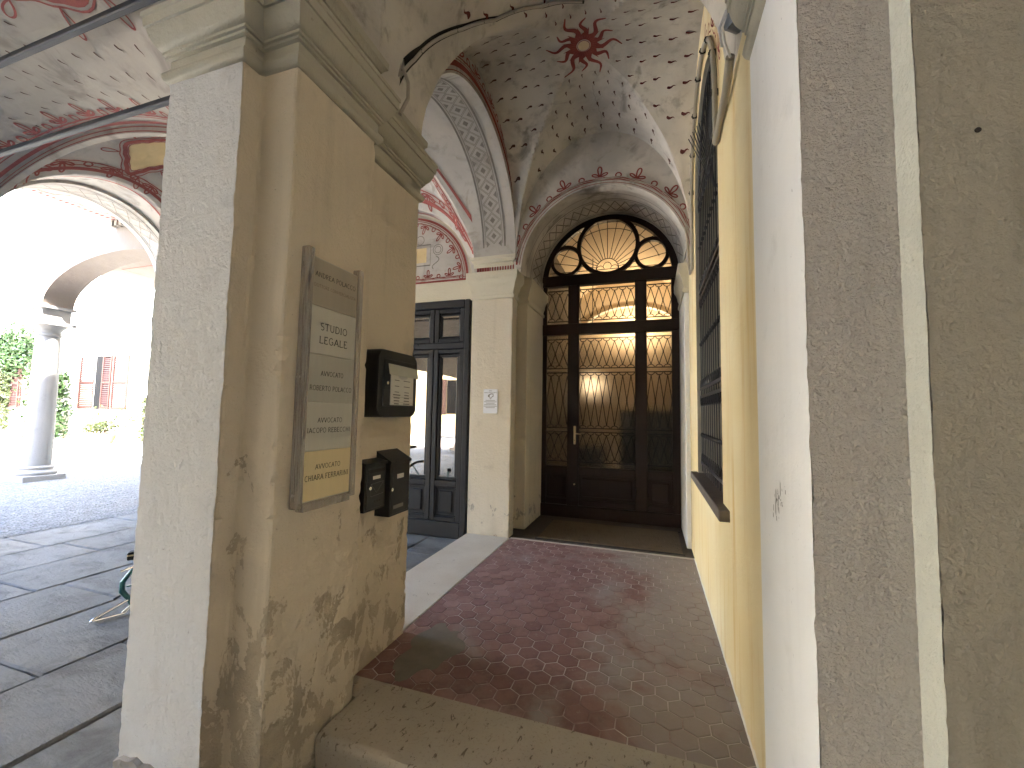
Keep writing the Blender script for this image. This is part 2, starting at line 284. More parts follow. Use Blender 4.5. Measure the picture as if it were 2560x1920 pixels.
# ------------------------------------------------------------------ mesh helpers
class MB:
    def __init__(s): s.v = []; s.f = []
    def add(s, vs, fs):
        o = len(s.v); s.v += [tuple(p) for p in vs]; s.f += [tuple(i+o for i in f) for f in fs]; return s
    def box(s, x0, y0, z0, x1, y1, z1):
        if x1 < x0: x0, x1 = x1, x0
        if y1 < y0: y0, y1 = y1, y0
        if z1 < z0: z0, z1 = z1, z0
        return s.add([(x0,y0,z0),(x1,y0,z0),(x1,y1,z0),(x0,y1,z0),(x0,y0,z1),(x1,y0,z1),(x1,y1,z1),(x0,y1,z1)],
              [(0,3,2,1),(4,5,6,7),(0,1,5,4),(1,2,6,5),(2,3,7,6),(3,0,4,7)])
    def bbox(s, x0, y0, z0, x1, y1, z1, b=0.005):
        """box with chamfered edges"""
        if x1 < x0: x0, x1 = x1, x0
        if y1 < y0: y0, y1 = y1, y0
        if z1 < z0: z0, z1 = z1, z0
        b = min(b, (x1-x0)*.45, (y1-y0)*.45, (z1-z0)*.45)
        def ring(i, z): return [(x0+b*i,y0+b*max(0,1-0),z) for _ in ()]
        P = []
        for z, e in ((z0, b), (z0+b, 0), (z1-b, 0), (z1, b)):
            P.append([(x0+e+ (0 if e else b), y0+e, z), (x1-e-(0 if e else b), y0+e, z), (x1-e, y0+e+(0 if e else b), z), (x1-e, y1-e-(0 if e else b), z),
                      (x1-e-(0 if e else b), y1-e, z), (x0+e+(0 if e else b), y1-e, z), (x0+e, y1-e-(0 if e else b), z), (x0+e, y0+e+(0 if e else b), z)])
        vs = sum(P, []); fs = []
        for k in range(3):
            for i in range(8): fs.append((k*8+i, k*8+(i+1) % 8, (k+1)*8+(i+1) % 8, (k+1)*8+i))
        fs.append(tuple(range(7, -1, -1))); fs.append(tuple(range(24, 32)))
        return s.add(vs, fs)
    def prism(s, poly, z0, z1):
        n = len(poly); vs = [(x, y, z0) for x, y in poly] + [(x, y, z1) for x, y in poly]
        return s.add(vs, [tuple(range(n-1, -1, -1)), tuple(range(n, 2*n))] + [(i, (i+1) % n, n+(i+1) % n, n+i) for i in range(n)])
    def tube(s, pts, r, n=8, caps=True, closed=False):
        pts = [Vector(p) for p in pts]; m = len(pts); rr = r if isinstance(r, (list, tuple)) else [r]*m
        up = None; rings = []
        for i in range(m):
            if closed: d = pts[(i+1) % m]-pts[i-1]
            else: d = pts[min(i+1, m-1)]-pts[max(i-1, 0)]
            d.normalize()
            if up is None:
                up = Vector((0,0,1)) if abs(d.z) < .9 else Vector((1,0,0))
            a = d.cross(up); a.normalize(); up = a.cross(d); up.normalize()
            rings.append([pts[i] + (a*cos(2*pi*k/n)+up*sin(2*pi*k/n))*rr[i] for k in range(n)])
        vs = sum(rings, []); fs = []
        for i in range(m if closed else m-1):
            j = (i+1) % m
            for k in range(n): fs.append((i*n+k, i*n+(k+1) % n, j*n+(k+1) % n, j*n+k))
        if caps and not closed: fs += [tuple(range(n-1, -1, -1)), tuple(range((m-1)*n, m*n))]
        return s.add(vs, fs)
    def lathe(s, prof, cx, cy, n=32, cap=True):
        vs = []; fs = []
        for r, z in prof:
            vs += [(cx+r*cos(2*pi*k/n), cy+r*sin(2*pi*k/n), z) for k in range(n)]
        for i in range(len(prof)-1):
            for k in range(n): fs.append((i*n+k, i*n+(k+1) % n, (i+1)*n+(k+1) % n, (i+1)*n+k))
        if cap: fs += [tuple(range(n-1, -1, -1)), tuple(range((len(prof)-1)*n, len(prof)*n))]
        return s.add(vs, fs)
    def grid(s, f, nu, nv, flip=False):
        vs = [f(i/nu, j/nv) for i in range(nu+1) for j in range(nv+1)]; fs = []
        for i in range(nu):
            for j in range(nv):
                a, b, c, d = i*(nv+1)+j, (i+1)*(nv+1)+j, (i+1)*(nv+1)+j+1, i*(nv+1)+j+1
                fs.append((d, c, b, a) if flip else (a, b, c, d))
        return s.add(vs, fs)
    def sweep(s, path, prof, z0, closed=False):
        """profile [(out, up)] swept along a plan polyline, outward = right of travel, mitred"""
        n = len(path); P = [Vector(p) for p in path]; off = []
        for i in range(n):
            ns = []
            if i > 0 or closed: d = (P[i]-P[i-1]).normalized(); ns.append(Vector((d.y, -d.x)))
            if i < n-1 or closed: d = (P[(i+1) % n]-P[i]).normalized(); ns.append(Vector((d.y, -d.x)))
            off.append(ns[0] if len(ns) == 1 else (ns[0]+ns[1])/(1+ns[0].dot(ns[1])))
        k = len(prof); vs = []; fs = []
        for i in range(n): vs += [(P[i].x+off[i].x*t, P[i].y+off[i].y*t, z0+z) for t, z in prof]
        for i in range(n if closed else n-1):
            j = (i+1) % n
            for q in range(k-1): fs.append((i*k+q, j*k+q, j*k+q+1, i*k+q+1))
        if not closed: fs += [tuple(range(k)), tuple(range((n-1)*k+k-1, (n-1)*k-1, -1))]
        return s.add(vs, fs)
    def ribbon(s, pts, w, f, closed=False):
        """flat painted line: pts in surface coordinates, f maps them to 3D"""
        m = len(pts); L = []; Rr = []
        for i in range(m):
            a = pts[i-1] if (i > 0 or closed) else pts[i]; b = pts[(i+1) % m] if (i < m-1 or closed) else pts[i]
            dx, dy = b[0]-a[0], b[1]-a[1]; l = sqrt(dx*dx+dy*dy) or 1
            ww = (w[i] if isinstance(w, list) else w)/2
            L.append(f(pts[i][0]-dy/l*ww, pts[i][1]+dx/l*ww)); Rr.append(f(pts[i][0]+dy/l*ww, pts[i][1]-dx/l*ww))
        fs = []
        for i in range(m if closed else m-1):
            j = (i+1) % m; fs.append((i, j, m+j, m+i))
        return s.add(L+Rr, fs)
    def poly(s, pts, f):
        return s.add([f(*p) for p in pts], [tuple(range(len(pts)))])
    def build(s, name, mat, parent=None, smooth=False, label=None, cat=None, group=None, kind=None):
        me = bpy.data.meshes.new(name)
        o3 = Vector(parent['base']) if (parent is not None and 'base' in parent) else Vector((0,0,0))
        me.from_pydata([(p[0]-o3.x, p[1]-o3.y, p[2]-o3.z) for p in s.v], [], s.f); me.update()
        me.materials.append(MT[mat] if isinstance(mat, str) else mat)
        if smooth:
            me.polygons.foreach_set('use_smooth', [True]*len(me.polygons))
            try: me.set_sharp_from_angle(angle=radians(38))
            except Exception: pass
        ob = bpy.data.objects.new(name, me); COL.objects.link(ob)
        if parent is not None:
            ob.parent = parent
            if 'base' in parent: ob['base'] = parent['base']
        tag(ob, label, cat, group, kind); return ob
def fixnormals(ob):
    bm = bmesh.new(); bm.from_mesh(ob.data); bmesh.ops.recalc_face_normals(bm, faces=bm.faces); bm.to_mesh(ob.data); bm.free(); return ob
def tag(o, label=None, cat=None, group=None, kind=None):
    if label: o['label'] = label
    if cat: o['category'] = cat
    if group: o['group'] = group
    if kind: o['kind'] = kind
    return o
def thing(name, label, cat, base=(0,0,0), group=None, kind=None):
    o = bpy.data.objects.new(name, None); COL.objects.link(o); o.location = base; o['base'] = tuple(base)
    o.empty_display_size = 0.2
    return tag(o, label, cat, group, kind)
def arch_solid(mb, axis, u0, u1, t0, t1, uc, a, b, zs, zt, n=40, intr=True, zlow=None):
    """wall slab with an (elliptic) arched opening. axis 'x': runs along x, thickness in y. u0..u1 extent"""
    def P(u, t, z): return (u, t, z) if axis == 'x' else (t, u, z)
    us = [uc+a*cos(pi*(1-i/n)) for i in range(n+1)]; zz = [zs+b*sin(pi*i/n) for i in range(n+1)]
    us[0] = uc-a; us[-1] = uc+a; zz[0] = zz[-1] = zs
    zl = zs if zlow is None else zlow
    for t in (t0, t1):
        for i in range(n):
            mb.add([P(us[i], t, zz[i]), P(us[i+1], t, zz[i+1]), P(us[i+1], t, zt), P(us[i], t, zt)], [(0,1,2,3)])
        if u0 < us[0]-1e-6: mb.add([P(u0, t, zl), P(us[0], t, zl), P(us[0], t, zt), P(u0, t, zt)], [(0,1,2,3)])
        if u1 > us[-1]+1e-6: mb.add([P(us[-1], t, zl), P(u1, t, zl), P(u1, t, zt), P(us[-1], t, zt)], [(0,1,2,3)])
    if intr:
        for i in range(n): mb.add([P(us[i], t0, zz[i]), P(us[i+1], t0, zz[i+1]), P(us[i+1], t1, zz[i+1]), P(us[i], t1, zz[i])], [(0,1,2,3)])
        if zl < zs:
            for u in (us[0], us[-1]): mb.add([P(u, t0, zl), P(u, t1, zl), P(u, t1, zs), P(u, t0, zs)], [(0,1,2,3)])
    mb.add([P(u0, t0, zt), P(u1, t0, zt), P(u1, t1, zt), P(u0, t1, zt)], [(0,1,2,3)])
    for u in (u0, u1): mb.add([P(u, t0, zl), P(u, t1, zl), P(u, t1, zt), P(u, t0, zt)], [(0,1,2,3)])
    return mb
def shaft(path, z0, z1, bev=0.012, dz=0.02, chip=0.010, seed=1, closed=True):
    """plastered shaft: plan polygon raised with slightly wavering, chipped arrises"""
    rr = random.Random(seed); mb = MB(); n = len(path); P = [Vector(p) for p in path]
    rows = max(2, int((z1-z0)/dz)); ring = []
    phs = [[rr.uniform(0, 6.28) for _ in range(4)] for _ in range(n)]
    chips = [[(rr.uniform(z0, z1), rr.uniform(0.01, 0.05), rr.uniform(0.3, 1.0)*chip*2.2) for _ in range(int((z1-z0)*5))] for _ in range(n)]
    m = 0
    for j in range(rows+1):
        z = z0+(z1-z0)*j/rows; cur = []
        for i in range(n):
            a, b, c = P[i-1], P[i], P[(i+1) % n]
            d1 = (a-b).normalized(); d2 = (c-b).normalized(); p = phs[i]
            wv = 0.35*(sin(z*7+p[0])+sin(z*17+p[1])*.6+sin(z*41+p[2])*.5)*chip*.5
            e = bev+abs(wv)+rr.uniform(0, chip*.25)
            for cz, ch, ca in chips[i]:
                if abs(z-cz) < ch: e += ca*(1-abs(z-cz)/ch)**.5*(.5+.5*sin(z*400))
            mid = b+(d1+d2)*e*0.30
            cur += [b+d1*e, mid, b+d2*e]
        m = len(cur); ring += [(q.x, q.y, z) for q in cur]
    fs = []
    for j in range(rows):
        for i in range(m): fs.append((j*m+i, j*m+(i+1) % m, (j+1)*m+(i+1) % m, (j+1)*m+i))
    fs.append(tuple(range(rows*m, (rows+1)*m)))
    mb.add(ring, fs); return mb

# ================================================================== SETTING: ground
XL, XP, XR = -1.494, -1.386, 0.40          # corridor left wall face, entry pilaster face, corridor right wall face
YF = 4.55                                   # far end of the tiled bay
YD = 5.768                                  # main door plane
ground = MB().box(-70, -45, -0.35, 45, 70, -0.06).build("ground", 'gravel', kind='structure')
MB().grid(lambda u, v: (-12.7-u*34, -15+v*27+.25*sin(u*40)*0, 0.010+0.006*sin(u*160)*sin(v*90)), 50, 40).build("courtyard_ground", 'sunground', kind='structure')  # paler sheet where the sun falls; sunlight is put into its colour
gravel = MB().grid(lambda u, v: (-7.14-u*6.2, -14+v*25.6, 0.0+0.006*sin(u*160)*sin(v*90)), 60, 40).build("courtyard_gravel", 'gravel', kind='structure')  # near gravel coloured darker for the shaded zone
pav = MB().box(-7.14, -6.3, -0.06, 4.5, 1.53, -0.022).box(-7.14, 1.53, -0.06, -2.03, 4.9, -0.022).build("paving", 'joint', kind='structure')
# stone slabs: long strips running down the portico, staggered cross joints
def slab_piece(x0, x1, y0, y1, seed):
    rr = random.Random(seed); b = 0.012; top = rr.uniform(-0.004, 0.004); mb = MB(); j = lambda: rr.uniform(-0.004, 0.004)
    P0 = [(x0, y0), (x1, y0), (x1, y1), (x0, y1)]; n = 6
    def edge(a, c): return [(a[0]+(c[0]-a[0])*i/n+(j() if i else 0), a[1]+(c[1]-a[1])*i/n+(j() if i else 0)) for i in range(n)]
    ring = sum((edge(P0[i], P0[(i+1) % 4]) for i in range(4)), [])
    cx, cy_ = (x0+x1)/2, (y0+y1)/2; m = len(ring)
    inn = [(x+(b if x < cx else -b), y+(b if y < cy_ else -b)) for x, y in ring]
    vs = [(x, y, -0.05) for x, y in ring]+[(x, y, top-0.010) for x, y in ring]+[(x, y, top) for x, y in inn]
    fs = [(i, (i+1) % m, m+(i+1) % m, m+i) for i in range(m)]+[(m+i, m+(i+1) % m, 2*m+(i+1) % m, 2*m+i) for i in range(m)]+[tuple(range(2*m, 3*m))]
    return mb.add(vs, fs)
xs = [-7.13, -6.30, -5.62, -4.86, -4.08, -3.32, -2.62, -2.035]
k = 0
for i in range(len(xs)-1):
    y = -3.9+R.uniform(-0.9, 0.0); ymax = 4.88
    while y < ymax-0.2:
        L = R.uniform(0.7, 1.45); y1 = min(y+L, ymax)
        if ymax-y1 < 0.35: y1 = ymax
        slab_piece(xs[i]+0.005, xs[i+1]-0.005, y+0.005, y1-0.005, k).build("paving_slab", 'slab', pav); y = y1; k += 1
for i, (a, b) in enumerate([(-2.03, -0.9), (-0.9, 0.5), (0.5, 1.9), (1.9, 3.3)]):
    for jy, (c, d) in enumerate([(-2.4, -0.9), (-0.9, 0.45), (0.45, 1.515)]):
        slab_piece(a+0.005, b-0.005, c+0.005, d-0.005, 500+i*5+jy).build("paving_slab", 'slab', pav)
# drain cover set in the paving near the gravel
dc = MB().box(-6.98, 4.15, -0.02, -6.52, 4.62, 0.004)
for i in range(6):
    for j in range(6): dc.box(-6.93+i*.075, 4.19+j*.07, 0.004, -6.90+i*.075, 4.23+j*.07, 0.008)
dc.build("drain_cover", 'iron', label="square iron drain grate set in the paving beside the gravel", cat="drain cover")

# ---- corridor floor (one step up): grout bed + hexagonal tiles
ZT = 0.15
cf = MB().box(-1.505, 1.943, 0.02, XR-0.0, YF, ZT-0.0025).build("corridor_floor", 'grout', kind='structure')
W = 0.1165; RH = W/sqrt(3)
def clip(poly, x0, x1, y0, y1):
    def cl(P, ins, inter):
        o = []
        for i in range(len(P)):
            a, b = P[i-1], P[i]
            if ins(b):
                if not ins(a): o.append(inter(a, b))
                o.append(b)
            elif ins(a): o.append(inter(a, b))
        return o
    def ix(X): return lambda a, b: (X, a[1]+(b[1]-a[1])*(X-a[0])/(b[0]-a[0]))
    def iy(Y): return lambda a, b: (a[0]+(b[0]-a[0])*(Y-a[1])/(b[1]-a[1]), Y)
    for ins, it in ((lambda p: p[0] >= x0, ix(x0)), (lambda p: p[0] <= x1, ix(x1)), (lambda p: p[1] >= y0, iy(y0)), (lambda p: p[1] <= y1, iy(y1))):
        if not poly: return []
        poly = cl(poly, ins, it)
    return poly
def tile_mb(poly, cx, cy_, z, mb=None):
    mb = mb or MB(); n = len(poly); sh = 0.93
    vs = [(x, y, z-0.012) for x, y in poly]+[(x, y, z-0.0015) for x, y in poly]+[(cx+(x-cx)*sh, cy_+(y-cy_)*sh, z) for x, y in poly]
    fs = [(i, (i+1) % n, n+(i+1) % n, n+i) for i in range(n)]+[(n+i, n+(i+1) % n, 2*n+(i+1) % n, 2*n+i) for i in range(n)]+[tuple(range(2*n, 3*n))]
    return mb.add(vs, fs)
hexp = [((RH-0.0032)*sin(pi/3*i), (RH-0.0032)*cos(pi/3*i)) for i in range(6)][::-1]
hexmesh = None; tiles = []
row = 0; y = 1.96
while y < YF+RH:
    x = -1.56+(W/2 if row % 2 else 0)
    while x < XR+W:
        p = clip([(x+a, y+b) for a, b in hexp], -1.503, XR-0.003, 1.947, YF-0.003)
        if len(p) > 2:
            ar = abs(sum(p[i-1][0]*p[i][1]-p[i][0]*p[i-1][1] for i in range(len(p))))/2
            if ar > 0.0006: tiles.append((x, y, p, ar))
        x += W
    y += 1.5*RH; row += 1
tiles.sort(key=lambda t: t[1]); rest = MB()
for i, (x, y, p, ar) in enumerate(tiles):
    dz = R.uniform(-0.0012, 0.0012)
    if i < 300:
        if len(p) == 6 and ar > 0.0108:
            if hexmesh is None:
                o = tile_mb(hexp, 0, 0, 0).build("floor_tile", 'hex', cf); hexmesh = o.data
            else:
                o = bpy.data.objects.new("floor_tile", hexmesh); COL.objects.link(o); o.parent = cf
            o.location = (x, y, ZT+dz); o.rotation_euler = (R.uniform(-.01, .01), R.uniform(-.01, .01), 0)
        else:
            cx = sum(q[0] for q in p)/len(p); c2 = sum(q[1] for q in p)/len(p); tile_mb(p, cx, c2, ZT+dz).build("floor_tile", 'hex', cf)
    else:
        cx = sum(q[0] for q in p)/len(p); c2 = sum(q[1] for q in p)/len(p); tile_mb(p, cx, c2, ZT+dz, rest)
rest.build("floor_tiles_far", 'hex', cf, kind='stuff')
# cement patch beside the pier
rp = random.Random(3); pts = []
for i in range(40):
    a = 2*pi*i/40; q = 1+0.16*sin(3*a+1)+0.10*sin(7*a)+rp.uniform(-.05, .05); pts.append((-1.24+0.155*q*cos(a), 2.30+0.27*q*sin(a)))
MB().add([(-1.24, 2.30, ZT+0.0075)]+[(x, y, ZT+0.0035) for x, y in pts], [(0, 1+i, 1+(i+1) % 40) for i in range(40)]).build("cement_patch", 'cement', cf)
# stone step at the mouth of the corridor, rounded nosing
pr = [(-1.372, 1.565), (0.372, 1.565)]
st = MB(); nx = 60
def stepf(u, v):
    x = -1.375+u*1.75; c = v
    wob = 0.004*sin(x*9)+0.003*sin(x*23+1)
    prof = [(1.555, -0.03), (1.548, 0.09), (1.543+wob, 0.115), (1.546+wob, 0.135), (1.557+wob, 0.147), (1.58, 0.151), (1.75, 0.152), (1.944, 0.153)]
    i = min(int(c*7+1e-6), 7); return (x, prof[i][0], prof[i][1])
st.grid(stepf, nx, 7)
st.build("entrance_step", 'step', smooth=True, kind='structure')
MB().box(-1.49, 1.805, 0.02, -1.376, 1.944, 0.1525).build("step_return", 'step', bpy.data.objects["entrance_step"])
# pale stone threshold under the side arch
th = MB().bbox(-2.03, 2.424, -0.02, -1.5065, YF-0.002, 0.153, 0.006).build("arch_threshold", 'strip', kind='structure')
# door recess floor and mat
MB().box(-1.62, YF+0.001, 0.0, 0.42, 5.9, 0.150).build("door_threshold_floor", 'darkfloor', kind='structure')
dm = thing("doormat", "wide worn brown coir doormat lying in front of the glazed wooden door", "doormat", (-0.55, 5.1, 0.15))
MB().bbox(-1.22, 4.66, 0.1505, 0.30, 5.50, 0.163, 0.006).build("pile", 'mat', dm)
MB().box(-1.24, 4.64, 0.1502, 0.32, 4.659, 0.158).build("edging", 'rubber', dm); MB().box(-1.24, 5.501, 0.1502, 0.32, 5.52, 0.158).build("edging", 'rubber', dm)
# marble strip along the far edge of the tiles
MB().box(-1.50, YF-0.0005, 0.148, XR, YF+0.03, 0.1535).build("edge_strip", 'strip', bpy.data.objects["corridor_floor"])

# ================================================================== FOREGROUND PIER
CP = [(0.0, 0.0), (0.010, 0.004), (0.020, 0.016), (0.026, 0.032), (0.024, 0.046), (0.012, 0.058), (0.004, 0.062), (0.003, 0.108), (0.016, 0.112), (0.016, 0.124),
      (0.026, 0.127), (0.026, 0.139), (0.032, 0.142), (0.048, 0.162), (0.060, 0.188), (0.068, 0.214), (0.070, 0.226), (0.078, 0.229), (0.080, 0.270), (0.086, 0.274), (0.086, 0.292), (-0.02, 0.292)]
pier = thing("entrance_pier", "large cream plastered pier in the foreground carrying the plaque board and letter boxes", "pier", (-1.75, 1.8, 0))
ppath = [(-2.013, 2.423), (-2.013, 1.19), (-1.578, 1.19), (-1.578, 1.277), (XP, 1.277), (XP, 1.802), (XL, 1.802), (XL, 2.423)]
shaft(ppath, 0.0, 3.0, 0.010, 0.02, 0.011, 5).build("shaft", 'pier', pier, smooth=False)
CZ = 2.968
fixnormals(MB().sweep(ppath, CP, CZ, True).build("cornice", 'cornice', pier, smooth=True))
MB().prism([(p[0], p[1]) for p in ppath], CZ+0.02, CZ+0.292).build("cornice_core", 'cornice', pier)
# rough stone base course at the outer corner
bs = MB(); rs = random.Random(11)
def basef(path, z0, z1, out, nz=7, step=0.035):
    P = [Vector(p) for p in path]; cols = []
    for i in range(len(P)-1):
        d = P[i+1]-P[i]; n = max(1, int(d.length/step)); nn = Vector((d.y, -d.x)).normalized()
        for q in range(n): cols.append((P[i]+d*q/n, nn))
    cols.append((P[-1], nn))
    vs = []; m = nz+2
    for c, nn in cols:
        top = z1+rs.uniform(-0.02, 0.02)
        for j in range(nz+1):
            o = out+rs.uniform(-0.004, 0.004); q = c+nn*o; vs.append((q.x, q.y, z0+(top-z0)*j/nz))
        q = c-nn*0.03; vs.append((q.x, q.y, top+0.012))
    fs = []
    for i in range(len(cols)-1):
        for j in range(m-1): fs.append((i*m+j, (i+1)*m+j, (i+1)*m+j+1, i*m+j+1))
    return vs, fs
bs.add(*basef([(-2.02, 2.43), (-2.02, 1.183), (-1.60, 1.183)], 0.0, 0.17, 0.012)); bs.build("base_stone", 'roughstone', pier, smooth=True)
# impost block above: frieze with a fillet, carrying the side arch
IMP = [(0.0, 0.0), (0.0, 0.055), (0.012, 0.060), (0.020, 0.075), (0.034, 0.088), (0.036, 0.125), (0.0, 0.128)]
ipath = [(XL-0.004, 1.802), (XL-0.004, 2.419), (-2.01, 2.419), (-2.01, 1.802)]
MB().prism([(-2.01, 1.82), (-2.01, 2.412), (XL-0.012, 2.412), (XL-0.012, 1.82)], CZ+0.29, 3.50).build("impost_block", 'fresco_pale', pier)
fixnormals(MB().sweep(ipath[:3], IMP, CZ+0.315, False).build("impost_moulding", 'cornice', pier, smooth=True))

# ================================================================== RIGHT PIER / WALL
rpier = thing("right_pier", "stepped pier at the right edge with white side face and rough brown front faces", "pier", (0.8, 1.5, 0))
sh_w = MB()
def face_strip(x0, y0, x1, y1, z0, z1, seed, nx=2, nz=140, amp=0.002):
    rr = random.Random(seed)
    ph = [rr.uniform(0, 6) for _ in range(4)]
    def f(u, v):
        z = z0+(z1-z0)*v; a = amp*(sin(z*9+ph[0])+.6*sin(z*23+ph[1])+.4*sin(z*57+ph[2]))
        nxx, nyy = (y1-y0), -(x1-x0); l = sqrt(nxx*nxx+nyy*nyy); return (x0+(x1-x0)*u+nxx/l*a*0+(a if u in (0., 1.) and False else 0), y0+(y1-y0)*u, z)
    return MB().grid(f, nx, nz)
rp_path = [(0.385, 1.81), (0.385, 1.262), (0.587, 1.262), (0.587, 1.172), (3.4, 1.172)]
def wall_strip(a, b, seed, chipA, chipB, z0=0.0, z1=4.9):
    """one plastered face with ragged vertical arrises"""
    rr = random.Random(seed); rows = 240; mb = MB(); d = Vector((b[0]-a[0], b[1]-a[1])); L = d.length; d.normalize()
    vs = []; pa = [rr.uniform(0, 6) for _ in range(6)]
    for j in range(rows+1):
        z = z0+(z1-z0)*j/rows
        wa = chipA*(0.5*sin(z*11+pa[0])+.4*sin(z*29+pa[1])+.5*sin(z*71+pa[2])+rr.uniform(-.5, .5)); wb = chipB*(0.5*sin(z*13+pa[3])+.4*sin(z*31+pa[4])+rr.uniform(-.5, .5))
        for u in (wa, L*.33, L*.66, L+wb): vs.append((a[0]+d.x*u, a[1]+d.y*u, z))
    fs = [(j*4+i, j*4+i+1, (j+1)*4+i+1, (j+1)*4+i) for j in range(rows) for i in range(3)]
    return mb.add(vs, fs)
core = MB().prism([(0.389, 1.806), (0.389, 1.266), (0.591, 1.266), (0.591, 1.176), (3.4, 1.176), (3.4, 1.806)], 0.0, 4.9)
core.build("core", 'grey', rpier)
wall_strip((0.385, 1.808), (0.385, 1.262), 1, 0.0, 0.0022).build("side_face", 'white', rpier)
wall_strip((0.3855, 1.261), (0.590, 1.261), 2, 0.0025, 0.003).build("front_face", 'grey', rpier)
wall_strip((0.587, 1.263), (0.587, 1.171), 3, 0.003, 0.0022).build("return_face", 'palegreen', rpier)
wall_strip((0.588, 1.1705), (3.4, 1.1705), 4, 0.0022, 0.0).build("outer_face", 'olive', rpier)
fixnormals(MB().sweep([(0.60, 1.815), (0.385, 1.815), (0.385, 1.262), (0.587, 1.262)][1:3], CP, CZ+0.02, False).build("cornice", 'cornice', rpier, smooth=True))
# a dark scuff on the white face, and a hole in the outer wall
sc = MB(); rsc = random.Random(4)
for i in range(26):
    y0, z0 = 1.55+rsc.gauss(0, .035), 1.28+rsc.gauss(0, .035); a = rsc.uniform(.001, .004); b = rsc.uniform(.004, .03)*(1 if i < 10 else .3)
    sc.poly([(y0-a, z0-b), (y0+a, z0-b*.6), (y0+a*.6, z0+b), (y0-a, z0+b*.7)], lambda y, z: (0.3835, y, z))
sc.build("scuff_marks", 'inkgrey', rpier, kind='stuff')
MB().tube([(0.694, 1.1703, 2.196), (0.694, 1.1685, 2.196)], 0.006, 10).build("drill_hole", 'ink', rpier)

wall_strip((-2.0125, 1.1875), (-1.5785, 1.1875), 8, .004, .005, 0.0, CZ+.012).build("front_face", 'pierwhite', pier)

# ================================================================== CORRIDOR RIGHT WALL with arched window
rw = thing("corridor_wall", "yellow plastered corridor wall with an arched grated window", "wall", (0.6, 3.2, 0))
WY, WR, WZ, WS = 3.46, 0.69, 3.52, 1.035      # window centre, half width, springing, sill
mb = MB(); n = 36; XW1 = XR+0.42; ZTOP = 5.0
ys = [WY-WR*cos(pi*i/n) for i in range(n+1)]; zs_ = [WZ+WR*sin(pi*i/n) for i in range(n+1)]
def rwf(x, fl=False):
    for i in range(n): mb.add([(x, ys[i], zs_[i]), (x, ys[i+1], zs_[i+1]), (x, ys[i+1], ZTOP), (x, ys[i], ZTOP)], [(0,1,2,3)])
    mb.add([(x, 1.81, 0), (x, ys[0], 0), (x, ys[0], ZTOP), (x, 1.81, ZTOP)], [(0,1,2,3)])
    mb.add([(x, ys[-1], 0), (x, 4.96, 0), (x, 4.96, ZTOP), (x, ys[-1], ZTOP)], [(0,1,2,3)])
    mb.add([(x, ys[0], 0), (x, ys[-1], 0), (x, ys[-1], WS), (x, ys[0], WS)], [(0,1,2,3)])
rwf(XR); rwf(XW1)
mb.build("wall_face", 'yellow', rw)
mb = MB()
for i in range(n): mb.add([(XR, ys[i], zs_[i]), (XW1, ys[i], zs_[i]), (XW1, ys[i+1], zs_[i+1]), (XR, ys[i+1], zs_[i+1])], [(0,1,2,3)])
for yy in (ys[0], ys[-1]): mb.add([(XR, yy, WS), (XW1, yy, WS), (XW1, yy, WZ), (XR, yy, WZ)], [(0,1,2,3)])
mb.add([(XR, 4.96, 0), (XW1, 4.96, 0), (XW1, 4.96, ZTOP), (XR, 4.96, ZTOP)], [(0,1,2,3)])
mb.add([(XR, ys[0], WS), (XW1, ys[0], WS), (XW1, ys[-1], WS), (XR, ys[-1], WS)], [(0,1,2,3)])
mb.build("window_reveal", 'cornice', rw)
MB().bbox(XR-0.055, WY-WR-0.22, WS-0.055, XR+0.20, WY+WR+0.10, WS+0.006, 0.006).build("window_sill", 'windowgrey', rw)
MB().box(XW1-0.05, ys[0]+.002, WS+0.01, XW1-0.02, ys[-1]-.002, WZ+WR-0.01).build("window_board", 'windowdark', rw)
# whitish skirting of limewash at the floor line is a thin uneven lip
lip = MB(); rl = random.Random(9); pr = []
for i in range(80):
    yy = 1.95+i*(YF-1.95)/79; pr.append((yy, 0.165+0.008*sin(i*.7)+rl.uniform(0, .012)))
for i in range(79): lip.add([(XR-0.006, pr[i][0], ZT), (XR-0.006, pr[i+1][0], ZT), (XR-0.002, pr[i+1][0], pr[i+1][1]), (XR-0.002, pr[i][0], pr[i][1])], [(0,1,2,3)])
lip.build("limewash_lip", 'limewash', rw)

# window grille
gr = thing("window_grille", "tall black wrought iron grille with a fan top filling the arched window", "grille", (XR+0.035, WY, WS))
gx = XR+0.035; y0, y1 = WY-WR+0.01, WY+WR-0.01
for zz in (WS+0.10, 1.72, 1.79, 2.60, 2.67, WZ-0.02, WZ+0.05): MB().box(gx-0.012, y0, zz-0.012, gx+0.012, y1, zz+0.012).build("rail", 'grille', gr)
N = 12
for i in range(N+1):
    yy = y0+(y1-y0)*i/N; MB().tube([(gx, yy, WS+0.02), (gx, yy, WZ+0.02)], 0.0045, 6).build("bar", 'grille', gr)
sc_ = MB()
for zz, sg in ((WS+0.10, 1), (1.72, -1), (1.79, 1), (2.60, -1), (2.67, 1), (WZ-0.02, -1)):
    for i in range(N):
        a, b = y0+(y1-y0)*i/N, y0+(y1-y0)*(i+1)/N; r = (b-a)/2
        sc_.tube([(gx-0.006, (a+b)/2-r*cos(pi*q/6), zz+sg*(0.012+r*1.3*sin(pi*q/6))) for q in range(7)], 0.005, 5)
sc_.build("scallops", 'grille', gr, kind='stuff')
kn = MB()
for zz in (1.38, 2.20, 3.10):
    for i in range(N+1): yy = y0+(y1-y0)*i/N; kn.lathe([(0.004, zz-.02), (0.012, zz-.008), (0.012, zz+.008), (0.004, zz+.02)], gx, yy, 8)
kn.build("collars", 'grille', gr, kind='stuff')
